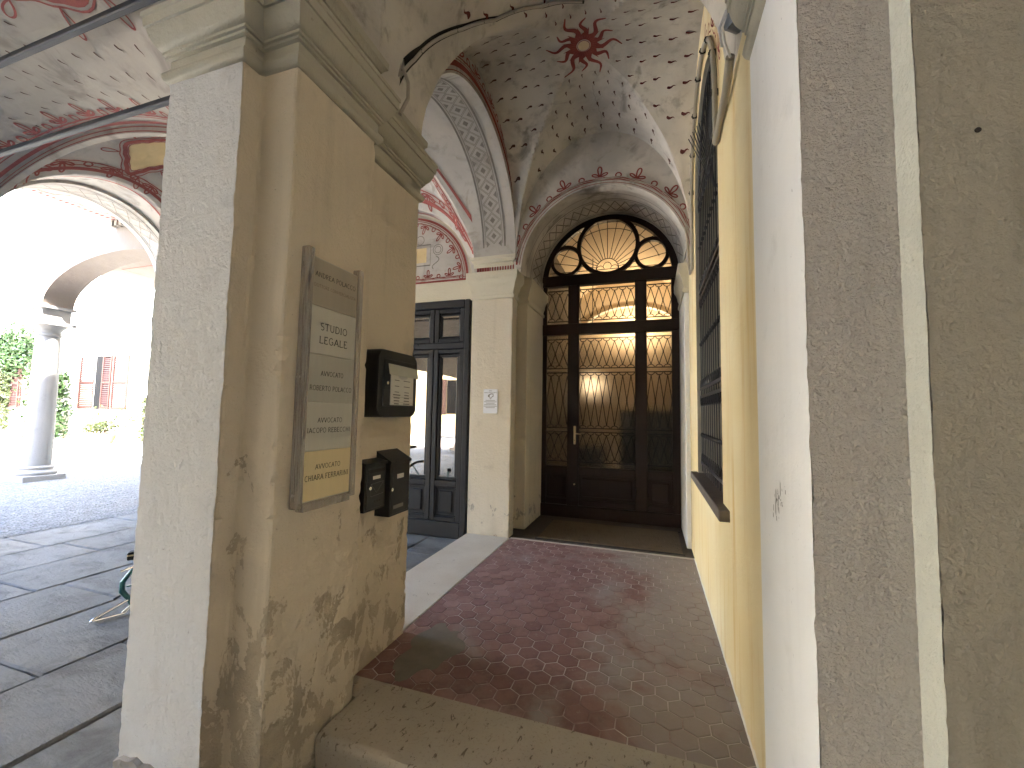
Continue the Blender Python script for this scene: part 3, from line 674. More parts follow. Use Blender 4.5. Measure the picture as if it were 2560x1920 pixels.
for i in range(15):
    a = pi*(i+.5)/15; MB().tube([(gx, WY-0.12*cos(a), WZ+0.05+0.12*sin(a)), (gx, WY-(WR-.06)*cos(a), WZ+0.05+(WR-.07)*sin(a))], 0.0065, 6).build("fan_bar", 'grille', gr)
MB().tube([(gx, WY-(WR-.02)*cos(pi*i/30), WZ+(WR-.02)*sin(pi*i/30)) for i in range(31)], 0.012, 6).tube([(gx, WY-0.12*cos(pi*i/12), WZ+.05+0.12*sin(pi*i/12)) for i in range(13)], 0.008, 6).build("fan_rim", 'grille', gr)
# loose wind-bent rods stuck into the fan, as in the dark part of the window
for i in range(9):
    a = radians(95+i*8); MB().tube([(gx+0.03, WY-0.10, WZ-0.25), (gx-0.03-0.01*i, WY-0.10+0.35*cos(a)+0.1*i, WZ+0.3+0.02*i)], 0.004, 5).build("spike", 'grille', gr)

# ================================================================== FAR PIER, END WALL AND DOOR RECESS
fp = thing("far_pier", "cream plastered far pier with peeling base between the black door and the corridor", "pier", (-1.77, 4.7, 0))
fpath = [(-2.03, 4.95), (-2.03, YF), (-1.52, YF), (-1.52, 4.72), (-1.60, 4.72), (-1.60, 4.95)]
shaft(fpath, 0.0, 2.93, 0.008, 0.03, 0.008, 21).build("shaft", 'farpier', fp)
CF = [(0.0, 0.0), (0.014, 0.004), (0.020, 0.022), (0.018, 0.044), (0.004, 0.050), (0.004, 0.066), (0.012, 0.10), (0.022, 0.115), (0.026, 0.15), (0.038, 0.185), (0.056, 0.215), (0.064, 0.235), (0.066, 0.318), (-0.02, 0.32)]
fixnormals(MB().sweep(fpath, CF, 2.885, False).build("cornice", 'cornice_far', fp, smooth=True))
MB().prism([(-2.02, 4.94), (-2.02, YF+.01), (-1.53, YF+.01), (-1.53, 4.73), (-1.61, 4.73), (-1.61, 4.94)], 2.90, 3.52).build("impost_block", 'fresco_pale', fp)
fixnormals(MB().sweep([(-2.025, 4.95), (-2.025, YF+.004), (-1.522, YF+.004), (-1.522, 4.75)], IMP, 3.275, False).build("impost_moulding", 'cornice_far', fp, smooth=True))
rd = MB()
for i in range(15):
    x = -1.985+i*0.0325; h = 0.032+R.uniform(-.003, .003); MB().box(x, YF+0.006, 3.227, x+(0.014 if i > 4 else 0.027), YF+0.011, 3.227+h+.028).build("painted_dentil", 'red', fp)

# right jamb pilaster + left jamb, arch recess in front of the door
ew = thing("door_recess", "deep arched recess of pale plaster around the glazed wooden door", "wall", (-0.55, 5.0, 0))
JL, JR = -1.455, 0.355
shaft([(-1.62, 5.9), (-1.62, 4.95), (JL, 4.95), (JL, 5.9)], 0.0, 2.92, 0.007, 0.03, 0.006, 31).build("left_jamb", 'farpier', ew)
shaft([(JR, 5.9), (JR, 4.90), (0.43, 4.90), (0.43, 5.9)], 0.0, 2.92, 0.007, 0.03, 0.006, 32).build("right_jamb", 'white', ew)
for nm, pth in (("left_capital", [(-1.60, 4.95), (JL, 4.95), (JL, 5.76)]), ("right_capital", [(JR, 5.76), (JR, 4.90), (0.42, 4.90)])):
    fixnormals(MB().sweep(pth, CF, 2.90, False).build(nm, 'cornice_far', ew, smooth=True))
    sgn = pth[1][0]
    if nm[0] == 'l': MB().box(-1.61, 4.955, 2.9, JL-.004, 5.76, 3.30).build("left_capital_core", 'cornice_far', ew)
    else: MB().box(JR+.004, 4.905, 2.9, 0.42, 5.76, 3.30).build("right_capital_core", 'cornice_far', ew)
# end wall of the vaulted bay above the recess (arched opening), splayed soffit back to the door
ECX, ER, EZ = -0.528, 0.905, 3.185
mb = MB(); arch_solid(mb, 'x', -1.60, 0.62, YF+.012, YF+0.14, ECX, ER, ER, EZ, 5.0, 44, True)
mb.build("end_wall", 'fresco', ew)
DCX, DR, DZ = -0.556, 0.915, 3.395
def soff(u, v):
    a = pi*(1-u); x = (ECX+ER*cos(a))*(1-v)+(DCX+DR*cos(a))*v; z = (EZ+ER*sin(a))*(1-v)+(DZ+DR*sin(a))*v
    return (x, (YF+0.14)*(1-v)+5.80*v, z)
MB().grid(soff, 44, 8).build("soffit", 'fresco', ew)
def soffp(s_, t_):  # s 0..1 across, t 0..1 depth, lifted inwards
    p = soff(s_, t_); a = pi*(1-s_); return (p[0]-0.006*cos(a), p[1], p[2]-0.006*sin(a))
lines = MB()
for t_, ww in ((0.10, .012), (0.28, .02), (0.34, .010), (0.76, .010), (0.82, .02)): lines.ribbon([(i/60, t_) for i in range(61)], ww, soffp)
for i in range(22):
    a, b = i/22, (i+1)/22
    lines.ribbon([(a, .36), (b, .74)], .006, soffp); lines.ribbon([(a, .74), (b, .36)], .006, soffp)
lines.build("soffit_painting", 'greypaint', ew)
# fill above the door behind the soffit, and side fillers up to the arch springing
for x0, x1 in ((-1.60, JL), (JR, 0.62)): MB().box(x0, YF+0.02, 3.28, x1, 5.9, 3.40).build("springer_filler", 'fresco', ew)

# ================================================================== PAINTED ORNAMENT helpers (flat paint laid on real surfaces)
def petal(cx, cy_, ang, L, wd, n=14):
    o = []
    for i in range(n+1):
        u = i/n; r = L*sin(pi*u)**.8; a = ang+(u-.5)*wd
        o.append((cx+r*cos(a), cy_+r*sin(a)))
    return o
def trefoil(mb, s_, t_, L, w, f):
    for a in (pi/2, pi/2+1.15, pi/2-1.15): mb.ribbon(petal(s_, t_, a, L*(1.0 if a == pi/2 else .72), 0.85), w, f)
def loop(mb, s_, t_, r, w, f):
    mb.ribbon([(s_+r*sin(2*pi*i/14), t_+r-r*cos(2*pi*i/14)) for i in range(15)], w, f)
def scroll(mb, s0, s1, f, size=0.12, w=0.008, pitch=0.34, base=True):
    w = w*1.55; size = size*1.12
    """running line with loops and three-leaf knots; s along the edge, t outward"""
    n = max(1, round((s1-s0)/pitch)); p = (s1-s0)/n
    for i in range(n):
        s_ = s0+(i+.5)*p
        trefoil(mb, s_, 0.02*size/.12, size, w, f)
        for q in (-.5,): loop(mb, s_+q*p, 0.0, size*.24, w, f)
        for sg in (-1, 1):
            mb.ribbon([(s_+sg*p*(.10+.30*u), size*(.30*sin(pi*u)*(-.3)+.05)) for u in [q/8 for q in range(9)]], w*.8, f)
    if base: mb.ribbon([(s0+(s1-s0)*i/60, 0) for i in range(61)], w*.8, f)
def stripe(mb, s0, s1, t, w, f, n=70): mb.ribbon([(s0+(s1-s0)*i/n, t) for i in range(n+1)], w, f)
def comma(mb, x, y, ang, L, f):
    """tadpole: round head and curled tail"""
    ca, sa = cos(ang), sin(ang)
    pts = [(0, 0), (.22, .06), (.45, .05), (.7, -.06), (.9, -.10), (1.12, 0.0)]; ws = [.30, .32, .22, .15, .10, .03]
    mb.ribbon([(x+L*(p*ca-q*sa), y+L*(p*sa+q*ca)) for p, q in pts], [L*k_ for k_ in ws], f)
    mb.poly([(x+L*.17*cos(2*pi*i/8), y+L*.17*sin(2*pi*i/8)) for i in range(8)], f)

# ================================================================== SIDE ARCH (corridor to portico)
ACY, AR, AZ = 3.486, 1.063, 3.40
XO = -2.02
sa = thing("side_arch", "painted archway on the corridor's left side with a grey diamond lattice soffit", "archway", (-1.76, ACY, AZ))
mb = MB(); arch_solid(mb, 'y', 1.81, 4.95, XO, XL-.001, ACY, AR, AR, AZ, 5.0, 56, False)
mb.build("arch_wall", 'fresco', sa)
def intr(s_, t_):     # s = angle 0..pi from far side, t = metres across
    return (XL-.001-t_, ACY+(AR-.004)*cos(s_/AR), AZ+(AR-.004)*sin(s_/AR))
TW = XL-.001-XO
MB().grid(lambda u, v: (XL-.001-v*TW, ACY+AR*cos(pi*u), AZ+AR*sin(pi*u)), 72, 4).build("arch_soffit", 'fresco_pale', sa)
g1, g2 = MB(), MB(); SL = pi*AR; LB0, LB1 = 0.13, 0.40
for t_ in (LB0, LB1): g1.ribbon([(SL*i/90, t_) for i in range(3, 88)], 0.020, intr)
for t_ in (LB0+.03, LB1-.03): g2.ribbon([(SL*i/90, t_) for i in range(4, 87)], 0.007, intr)
nd = 17; c0, c1 = LB0+.04, LB1-.04
for i in range(nd):
    a = SL*.045+(SL*.91)*i/nd; b = SL*.045+(SL*.91)*(i+1)/nd; m_ = (a+b)/2; tm = (c0+c1)/2
    for sh_ in (0.0, 0.016):
        g2.ribbon([(a+sh_, tm), (m_+sh_*0, c1-sh_)], .006, intr); g2.ribbon([(m_, c1-sh_), (b-sh_, tm)], .006, intr)
        g2.ribbon([(a+sh_, tm), (m_, c0+sh_)], .006, intr); g2.ribbon([(m_, c0+sh_), (b-sh_, tm)], .006, intr)
    hs = (b-a)*.20; ht = (c1-c0)*.17
    g1.poly([(m_-hs, tm), (m_, tm+ht), (m_+hs, tm), (m_, tm-ht)], intr)
    for ct, sg in ((c0, 1), (c1, -1)):
        g2.poly([(a-(b-a)*.22, ct), (a, ct+sg*(c1-c0)*.22), (a+(b-a)*.22, ct)] if sg > 0 else [(a+(b-a)*.22, ct), (a, ct+sg*(c1-c0)*.22), (a-(b-a)*.22, ct)], intr)
g1.build("lattice_border", 'greypaint', sa); g2.build("lattice_lines", 'greypale', sa)
# painted edge on the corridor face of the arch
def lw(s_, t_): a = s_/AR; return (XL+0.003, ACY+(AR+t_)*cos(a), AZ+(AR+t_)*sin(a))
p = MB(); stripe(p, SL*.02, SL*.98, 0.075, 0.045, lw); stripe(p, SL*.02, SL*.98, 0.022, 0.007, lw); stripe(p, SL*.02, SL*.98, 0.112, 0.007, lw)
scroll(p, SL*.03, SL*.97, lambda s_, t_: lw(s_, t_+.135), 0.105, 0.009, 0.33)
p.build("painted_border", 'red', sa)

# ================================================================== CORRIDOR VAULT
VX0, VX1, VY0, VY1 = XL, XR, 2.40, YF+.012
VCX, VCY = (VX0+VX1)/2, (VY0+VY1)/2; VA, VB = (VX1-VX0)/2, (VY1-VY0)/2
def Psup(u, n=2.05): u = min(1.0, abs(u)); return (1-u**n)**(1/n)
def vaultC(x, y):
    u = (x-VCX)/VA; v = max(-1.0, min(1.0, (y-VCY)/VB))
    a, b = Psup(u), Psup(v)
    h = max(a, b)
    return 3.28+1.42*h+0.09*(1-min(1, u*u))*(1-v*v)
vt = thing("corridor_vault", "groin vault over the corridor painted with a red sun and rows of dark commas", "vault", (VCX, VCY, 3.3))
nx, ny = 80, 110
MB().grid(lambda u, v: (lambda x, y: (x, y, vaultC(x, y)))(VX0+(VX1-VX0)*(.5-.5*cos(pi*u)), 1.80+(VY1-1.80)*(v if v < .2 else .2+.8*(.5-.5*cos(pi*(v-.2)/.8)))), nx, ny).build("vault_shell", 'fresco', vt)
def vl(x, y): return (x, y, vaultC(x, y)-0.007)
cm, cmr = MB(), MB(); rc = random.Random(2)
for web in range(4):
    for rI in range(9):
        d = 0.17+0.088*rI+0.004*rI*rI; half = d*0.93; n_ = max(2, int(2*half/(0.095+.012*rI)))
        for i in range(n_):
            q = -half+2*half*(i+.5+(.0 if rI % 2 else .25))/n_
            if abs(q) > half: continue
            u, v = (q, d) if web == 0 else (q, -d) if web == 1 else (d, q) if web == 2 else (-d, q)
            x, y = VCX+u*VA*1.06, VCY+v*VB*1.06
            if abs(x-VCX) > VA*.90 or abs(y-VCY) > VB*.93: continue
            if sqrt((x-VCX)**2+(y-VCY)**2) < .30: continue
            ang = {0: pi/2, 1: -pi/2, 2: 0.0, 3: pi}[web]+rc.uniform(-.15, .15)
            L = 0.031+0.0055*rI
            comma(cm if web in (0, 3) else cmr, x, y, ang, L, vl)
cm.build("painted_commas", 'brownpaint', vt, kind='stuff'); cmr.build("painted_red_commas", 'darkred', vt, kind='stuff')
sun_r, sun_c = MB(), MB()
def vp(r, a): return (VCX+r*cos(a), VCY+r*sin(a))
for i in range(12):
    a = 2*pi*i/12+.13
    if i % 1 == 0:
        L = 0.33 if i % 2 == 0 else 0.27
        pts = [vp(0.10+(L-.10)*q/12, a+0.17*sin(q/12*2*pi*1.15)*(0.10+(L-.10)*.3)/(0.10+(L-.10)*q/12)) for q in range(13)]
        sun_r.ribbon(pts, [0.044*(1-q/12.6)**.8+.004 for q in range(13)], vl)
    b = a+pi/12
    sun_r.poly([vp(.09, b-.22), vp(.19, b), vp(.09, b+.22)], vl)
for i in range(40):
    a0, a1 = 2*pi*i/40, 2*pi*(i+1)/40
    sun_r.poly([vp(.062, a0), vp(.115, a0), vp(.115, a1), vp(.062, a1)], vl)
sun_c.poly([vp(.046, 2*pi*i/24) for i in range(24)], vl)
sun_r.build("painted_sun", 'red', vt); sun_c.build("sun_disc", 'cream', vt)
ln = MB()
def vl2(x, y): return (x, y, vaultC(x, y)-0.010)
for i in range(28):
    a = 2*pi*i/28; ln.ribbon([vp(.066, a), vp(.106, a+.03)], .005, vl2)
ln.ribbon([vp(.054, 2*pi*i/30) for i in range(30)], .006, vl2, True)
ln.build("sun_lines", 'red_pale', vt)
# painted border over the door arch, on the end wall
def dw(s_, t_): a = s_/ER; return (ECX+(ER+t_)*cos(a), YF+.008, EZ+(ER+t_)*sin(a))
p = MB(); DL = pi*ER; stripe(p, DL*.03, DL*.97, .055, .022, dw); stripe(p, DL*.03, DL*.97, .02, .006, dw)
scroll(p, DL*.05, DL*.95, lambda s_, t_: dw(s_, t_+.075), 0.10, .009, .36)
p.build("painted_border", 'red', bpy.data.objects["door_recess"])
# the same border round the window head on the right wall
def ww_(s_, t_): a = s_/WR; return (XR-.004, WY+(WR+t_)*cos(a), WZ+(WR+t_)*sin(a))
p = MB(); scroll(p, 0.02, pi*WR-.02, lambda s_, t_: ww_(s_, t_+.13), 0.11, .008, .36, False)
for yy in (WY-WR-.14, WY+WR+.14): pass
p.build("painted_border", 'red_pale', rw)
# hairline crack in the door web
ck = MB(); x = VCX+.03; pts = []
for i in range(24):
    y = VCY+.45+i*.025; x += R.uniform(-.012, .014); pts.append((x, y))
ck.ribbon(pts, .0025, vl2); ck.build("crack", 'greypaint', vt)
# entry arch between the two foreground piers
ea = thing("entry_arch", "broad plastered arch spanning from the foreground pier to the right pier", "archway", (-0.5, 1.5, 3.28))
mb = MB(); arch_solid(mb, 'x', -2.0, 3.4, 1.275, 1.80, -0.50, 0.886, 0.86, 3.74, 5.0, 40, True, CZ+.29); mb.build("arch_wall", 'fresco', ea)
def eaf(s_, t_): a = pi*s_; return (-0.50-0.88*cos(a), 1.275+t_, 3.74+.853*sin(a))
p = MB()
for t_ in (.06, .46): p.ribbon([(i/60, t_) for i in range(61)], .012, eaf)
for i in range(12):
    a, b = i/12, (i+1)/12; p.ribbon([(a+.01, .12), (b-.01, .12), (b-.01, .40), (a+.01, .40)], .008, eaf, True)
p.build("painted_panels", 'greypaint', ea)
fixnormals(MB().sweep([(XP, 1.27), (XP, 1.802), (XP-.1, 1.802)], IMP, CZ+.345, False).build("impost_moulding", 'cornice', ea, smooth=True))

# ================================================================== MAIN DOOR (glazed, dark wood)
md = thing("glazed_door", "tall dark wooden glazed door with iron lattice panes and a fanlight of circles", "door", (-0.55, YD, 0.15))
F0, F1 = YD-0.03, YD+0.05
def fr(name, x0, z0, x1, z1, y0=F0, y1=F1, b=.006, par=md, mat='wood'): return MB().bbox(x0, y0, z0, x1, y1, z1, b).build(name, mat, par)
XS = [-1.465, -1.394, -1.094, -0.939, -0.198, -0.048, 0.258, 0.352]
fr("left_stile", XS[0], .15, XS[1], 3.40); fr("right_stile", XS[6], .15, XS[7], 3.40)
fr("mullion", XS[2], .151, XS[3], 3.40, F0-.012); fr("mullion", XS[4], .151, XS[5], 3.40, F0-.012)
fr("head_beam", XS[0], 3.340, XS[7], 3.490, F0-.03); fr("transom", XS[0], 2.645, XS[7], 2.800, F0-.02)
fr("base_board", XS[0], .151, XS[7], .315, F0-.025)
bays = [(XS[1], XS[2], 2.6), (XS[3], XS[4], 7), (XS[5], XS[6], 3)]
for bi, (a, b, nper) in enumerate(bays):
    fr("lower_rail", a, .722, b, .832); fr("bottom_rail", a, .316, b, .395)
    pn = MB().bbox(a, YD, .395, b, YD+.03, .722, .004).build("panel", 'wood', md)
    MB().bbox(a+.045, YD-.016, .44, b-.045, YD-.0005, .68, .012).build("raised_field", 'wood', pn)
    for (c, d, e, f_) in ((a, .395, b, .409), (a, .708, b, .722), (a, .409, a+.014, .708), (b-.014, .409, b, .708)): MB().bbox(c, YD-.022, d, e, YD-.0008, f_, .005).build("bead", 'wood', pn)
    MB().box(a, YD+.008, .832, b, YD+.014, 2.645).build("obscured_pane", 'obscure', md)
    MB().box(a, YD+.008, 2.80, b, YD+.014, 3.34).build("clear_pane", 'clearpane', md)
    iw = MB(); yi = YD-.008
    def sect(z0, z1):
        pch = (b-a)/nper; r = pch/2*.86
        iw.box(a, yi-.006, z0-.006, b, yi+.006, z0+.006); iw.box(a, yi-.006, z1-.006, b, yi+.006, z1+.006)
        nn = int(math.ceil(nper)); zt, zb = z1-r*.9, z0+r*.9
        def cl(x): return min(b, max(a, x))
        for i in range(-1, nn+1):
            xc = a+(i+.5)*pch
            if a-.001 <= xc-r and xc+r <= b+.001:
                iw.tube([(xc-r*cos(pi*q/8), yi, z1-r*.9*sin(pi*q/8)) for q in range(9)], .0058, 5); iw.tube([(xc-r*cos(pi*q/8), yi, z0+r*.9*sin(pi*q/8)) for q in range(9)], .0058, 5)
            xn = a+(i+1.5)*pch
            for xa, xb in ((xc, xn), (xn, xc)):
                # clip the diagonal to the pane
                t0, t1 = 0.0, 1.0; dx = xb-xa
                for lim, sg in ((a, 1), (b, -1)):
                    fa, fb = sg*(xa-lim), sg*(xb-lim)
                    if fa < 0 and fb < 0: t0, t1 = 1, 0
                    elif fa < 0: t0 = max(t0, fa/(fa-fb))
                    elif fb < 0: t1 = min(t1, fa/(fa-fb))
                if t1-t0 > .02: iw.tube([(xa+dx*t0, yi+.001, zt+(zb-zt)*t0), (xa+dx*t1, yi+.001, zt+(zb-zt)*t1)], .0055, 5, False)
            xm = (xc+xn)/2
            if a < xm < b: iw.box(xm-.009, yi-.007, (zt+zb)/2-.009, xm+.009, yi+.007, (zt+zb)/2+.009)
    for z0, z1 in ((2.843, 3.281), (2.175, 2.587), (1.354, 2.116), (.898, 1.304)): sect(z0, z1)
    iw.build("iron_lattice", 'iron', md)
# leaf edge, handle plate, lever, lock
hp = MB().bbox(-1.006, F0-.024, 1.135, -.974, F0-.010, 1.385, .006).build("handle_plate", 'brass', md)
MB().tube([(-.990, F0-.02, 1.285), (-.990, F0-.065, 1.285), (-.975, F0-.075, 1.284), (-.893, F0-.075, 1.278)], .008, 8).build("lever", 'brass', hp)
MB().tube([(-.990, F0-.024, 1.19), (-.990, F0-.028, 1.19)], .006, 8).build("keyhole", 'iron', hp)
MB().tube([(-.99, F0-.03, .60), (-.99, F0-.01, .60)], .012, 10).build("bolt_escutcheon", 'brass', md)
for zz in (.55, 1.5, 2.4): MB().tube([(XS[4]+.010, F0-.018, zz-.04), (XS[4]+.010, F0-.018, zz+.04)], .009, 8).build("hinge", 'wood', md)
# fanlight
fl = MB(); n = 48
def ring(cx, cz, r0, r1, y0, y1, a0=0, a1=2*pi, n=48):
    def f(i, r, y): a = a0+(a1-a0)*i/n; return (cx+r*cos(a), y, cz+r*sin(a))
    m_ = MB()
    for i in range(n):
        m_.add([f(i, r0, y0), f(i+1, r0, y0), f(i+1, r1, y0), f(i, r1, y0), f(i, r0, y1), f(i+1, r0, y1), f(i+1, r1, y1), f(i, r1, y1)], [(0,1,2,3), (7,6,5,4), (0,4,5,1), (2,6,7,3)])
    return m_
ring(DCX, DZ, DR-.085, DR+.05, F0-.01, F1, 0, pi).build("fan_frame", 'wood', md)
BC, BR = (-0.556, 3.872), 0.372
ring(BC[0], BC[1], BR-.002, BR+.052, F0-.004, F1-.02).build("fan_circle", 'wood', md)
LC, RC_, SR = (-1.128, 3.702), (0.018, 3.700), 0.178
ring(*LC, SR, SR+.048, F0-.002, F1-.022).build("fan_circle", 'wood', md); ring(*RC_, SR, SR+.048, F0-.002, F1-.022).build("fan_circle", 'wood', md)
MB().add([(DCX+(DR-.06)*cos(pi*i/40), YD+.012, DZ+(DR-.06)*sin(pi*i/40)) for i in range(41)], [tuple(range(41))]).build("fan_pane", 'clearpane', md)
fb = MB(); oc = (-0.560, 3.545)
for i in range(17):
    a = pi*(i)/16
    # run to the arch frame
    L = .15
    while True:
        x, z = oc[0]+L*cos(a), oc[1]+L*sin(a)
        if (x-DCX)**2+(z-DZ)**2 > (DR-.08)**2 or z < 3.49 or L > 1: break
        L += .02
    inside = 0.15
    fb.tube([(oc[0]+inside*cos(a), YD-.004, oc[1]+inside*sin(a)), (oc[0]+L*cos(a), YD-.004, oc[1]+L*sin(a))], .005, 5)
fb.tube([(oc[0]+.15*cos(pi*i/20), YD-.004, oc[1]+.15*sin(pi*i/20)) for i in range(21)], .006, 5)
for cx in (-.095, 0, .095):
    fb.tube([(oc[0]+cx+.052*cos(pi*i/12), YD-.006, oc[1]-(.0 if cx else -.045)+.052*sin(pi*i/12)) for i in range(13)], .005, 5)
fb.tube([(DCX+.72*cos(a), YD-.004, DZ+.72*sin(a)) for a in [pi*(.12+.76*i/30) for i in range(31)]], .005, 5)
fb.box(XS[0]+.1, YD-.008, oc[1]-.004, XS[7]-.1, YD, oc[1]+.004)
fb.build("fan_bars", 'iron', md)
# hall behind the door, lit
hall = thing("hall_room", "warm lit hall with an arched back wall seen through the glazed door", "room", (-0.5, 8, 0))
mb = MB(); HX0, HX1, HY0, HY1, HZ = -1.9, 0.95, 5.93, 10.2, 4.9
def bf(q): mb.add(q, [(0,1,2,3)])
bf([(HX0,HY0,0),(HX0,HY1,0),(HX0,HY1,HZ),(HX0,HY0,HZ)]); bf([(HX1,HY0,0),(HX1,HY1,0),(HX1,HY1,HZ),(HX1,HY0,HZ)])
bf([(HX0,HY1,0),(HX1,HY1,0),(HX1,HY1,HZ),(HX0,HY1,HZ)])
mb.build("hall_walls", 'interior', hall)
MB().grid(lambda u, v: (HX0+(HX1-HX0)*u, HY0+(HY1-HY0)*v, 3.7+1.15*sqrt(max(0, 1-(2*u-1)**2))), 30, 4).build("hall_vault", 'interior', hall)
MB().tube([(-0.47+1.15*cos(pi*i/30), HY1-.01, 3.42+.70*sin(pi*i/30)) for i in range(31)], .035, 6).build("hall_arch", 'limewash', hall)
MB().box(HX0, HY0, .0, HX1, HY1, .148).build("hall_floor", 'darkfloor', hall)
mb = MB(); arch_solid(mb, 'x', HX0, HX1, YD+.055, 5.93, DCX, DR-.02, DR-.02, DZ, 5.0, 30, True, 0.0); mb.build("door_surround", 'interior', hall)
cb = thing("hall_cabinet", "tall dark cabinet standing inside the hall behind the right door panes", "cabinet", (0.3, 6.9, .15))
MB().bbox(-.42, 6.15, .15, .80, 6.55, 1.62, .02).build("carcass", 'interiordark', cb); MB().bbox(-1.1, 6.4, .15, -.65, 6.8, 1.05, .02).build("hall_chest", 'interiordark', label='low dark chest inside the hall behind the door handle', cat='chest')
for nm, lb, pos_, en, rr_ in (("wall_uplight", "lit bowl uplight on the hall's back wall glimpsed through the upper pane", (-0.35, 9.9, 3.36), 4.2, .16), ("hall_lamp", "lit hanging lamp glowing behind the obscured door glass", (-1.0, 7.6, 2.20), .10, .09)):
    tl = thing(nm, lb, "lamp", pos_); up = 'up' in nm
    MB().lathe([(.02, pos_[2]-.08), (rr_*.8, pos_[2]-.04), (rr_, pos_[2]+.03), (rr_*.96, pos_[2]+.03), (rr_*.7, pos_[2]-.02)] if up else [(.02, pos_[2]-.06), (rr_, pos_[2]), (rr_*.8, pos_[2]+.05)], pos_[0], pos_[1], 20, False).build("shade", 'brass' if up else emit(nm+"_glow", (1.0, .78, .50), .02), tl)
    MB().tube([(pos_[0], pos_[1], pos_[2]-.06), (pos_[0], HY1-.01, pos_[2]-.10)] if up else [(pos_[0], pos_[1], pos_[2]+.06), (pos_[0], pos_[1], 4.4)], .008, 6).build("stem", 'iron', tl)
    L = bpy.data.lights.new(nm+"_bulb", 'POINT'); L.energy = en; L.color = (1.0, .74, .46); L.shadow_soft_size = .05
    lo = bpy.data.objects.new(nm+"_bulb", L); COL.objects.link(lo); lo.parent = tl; lo.location = (0, 0, .03 if up else -.14)

# ================================================================== PORTICO END WALL and BLACK DOOR
YB = 4.781
pw = thing("portico_end_wall", "pale portico end wall with a painted lunette above the black glazed door", "wall", (-3.2, 4.9, 0))
BX0, BX1, BZ = -4.10, -2.145, 2.965
mb = MB(); mb.box(-7.6, YB+.02, 0, BX0, YB+.35, 5.1).box(BX1, YB+.02, 0, -2.02, YB+.35, 5.1).box(BX0, YB+.021, BZ, BX1, YB+.349, 5.1)
mb.build("wall_face", 'cornice_far', pw)
LCX, LR, LZ = -3.122, 0.935, 3.235
MB().add([(LCX, YB+.016, LZ)]+[(LCX+LR*cos(pi*i/40), YB+.016, LZ+LR*sin(pi*i/40)) for i in range(41)], [(0, i+1, i+2) for i in range(40)]).build("lunette", 'fresco_pale', pw)
def lnf(s_, t_): a = s_/LR; return (LCX+(LR+t_)*cos(a), YB+.012, LZ+(LR+t_)*sin(a))
def flat(x, z): return (x, YB+.012, z)
p = MB(); LL = pi*LR; stripe(p, 0, LL, -.03, .03, lnf); stripe(p, 0, LL, -.06, .008, lnf)
scroll(p, .05, LL-.05, lambda s_, t_: lnf(s_, -t_-.09), .10, .009, .32, True)
for zz, ww in ((LZ+.01, .025), (LZ+.045, .008)): p.ribbon([(LCX-LR, zz), (LCX+LR, zz)], ww, flat)
scroll(p, LCX-.75, LCX+.80, lambda x, t_: flat(x, LZ+.06+t_), .085, .008, .34, True)
p.build("lunette_border", 'red', pw)
g = MB(); x0, z0 = LCX+.10, LZ+.38
g.ribbon([(LCX-.36, z0-.14), (LCX+.36, z0-.14), (LCX+.36, z0+.14), (LCX-.36, z0+.14)], .016, flat, True)
for sg in (-1, 1):
    for rr_ in (.07, .045): g.ribbon([(LCX+sg*.47+rr_*cos(2*pi*i/16), z0+.06+rr_*sin(2*pi*i/16)) for i in range(16)], .008, flat, True)
    g.ribbon([(LCX+sg*(.44+.05*sin(i*.8)), z0-.02-i*.025) for i in range(8)], .01, flat)
    g.ribbon([(LCX+sg*.20+.06*cos(2*pi*i/16), z0+.21+.06*sin(2*pi*i/16)) for i in range(16)], .009, flat, True)
g.build("cartouche_lines", 'greypaint', pw)
MB().poly([(LCX-.30, z0-.10), (LCX+.30, z0-.10), (LCX+.30, z0+.10), (LCX-.30, z0+.10)], lambda x, z: (x, YB+.013, z)).build("cartouche_field", 'ochre', pw)

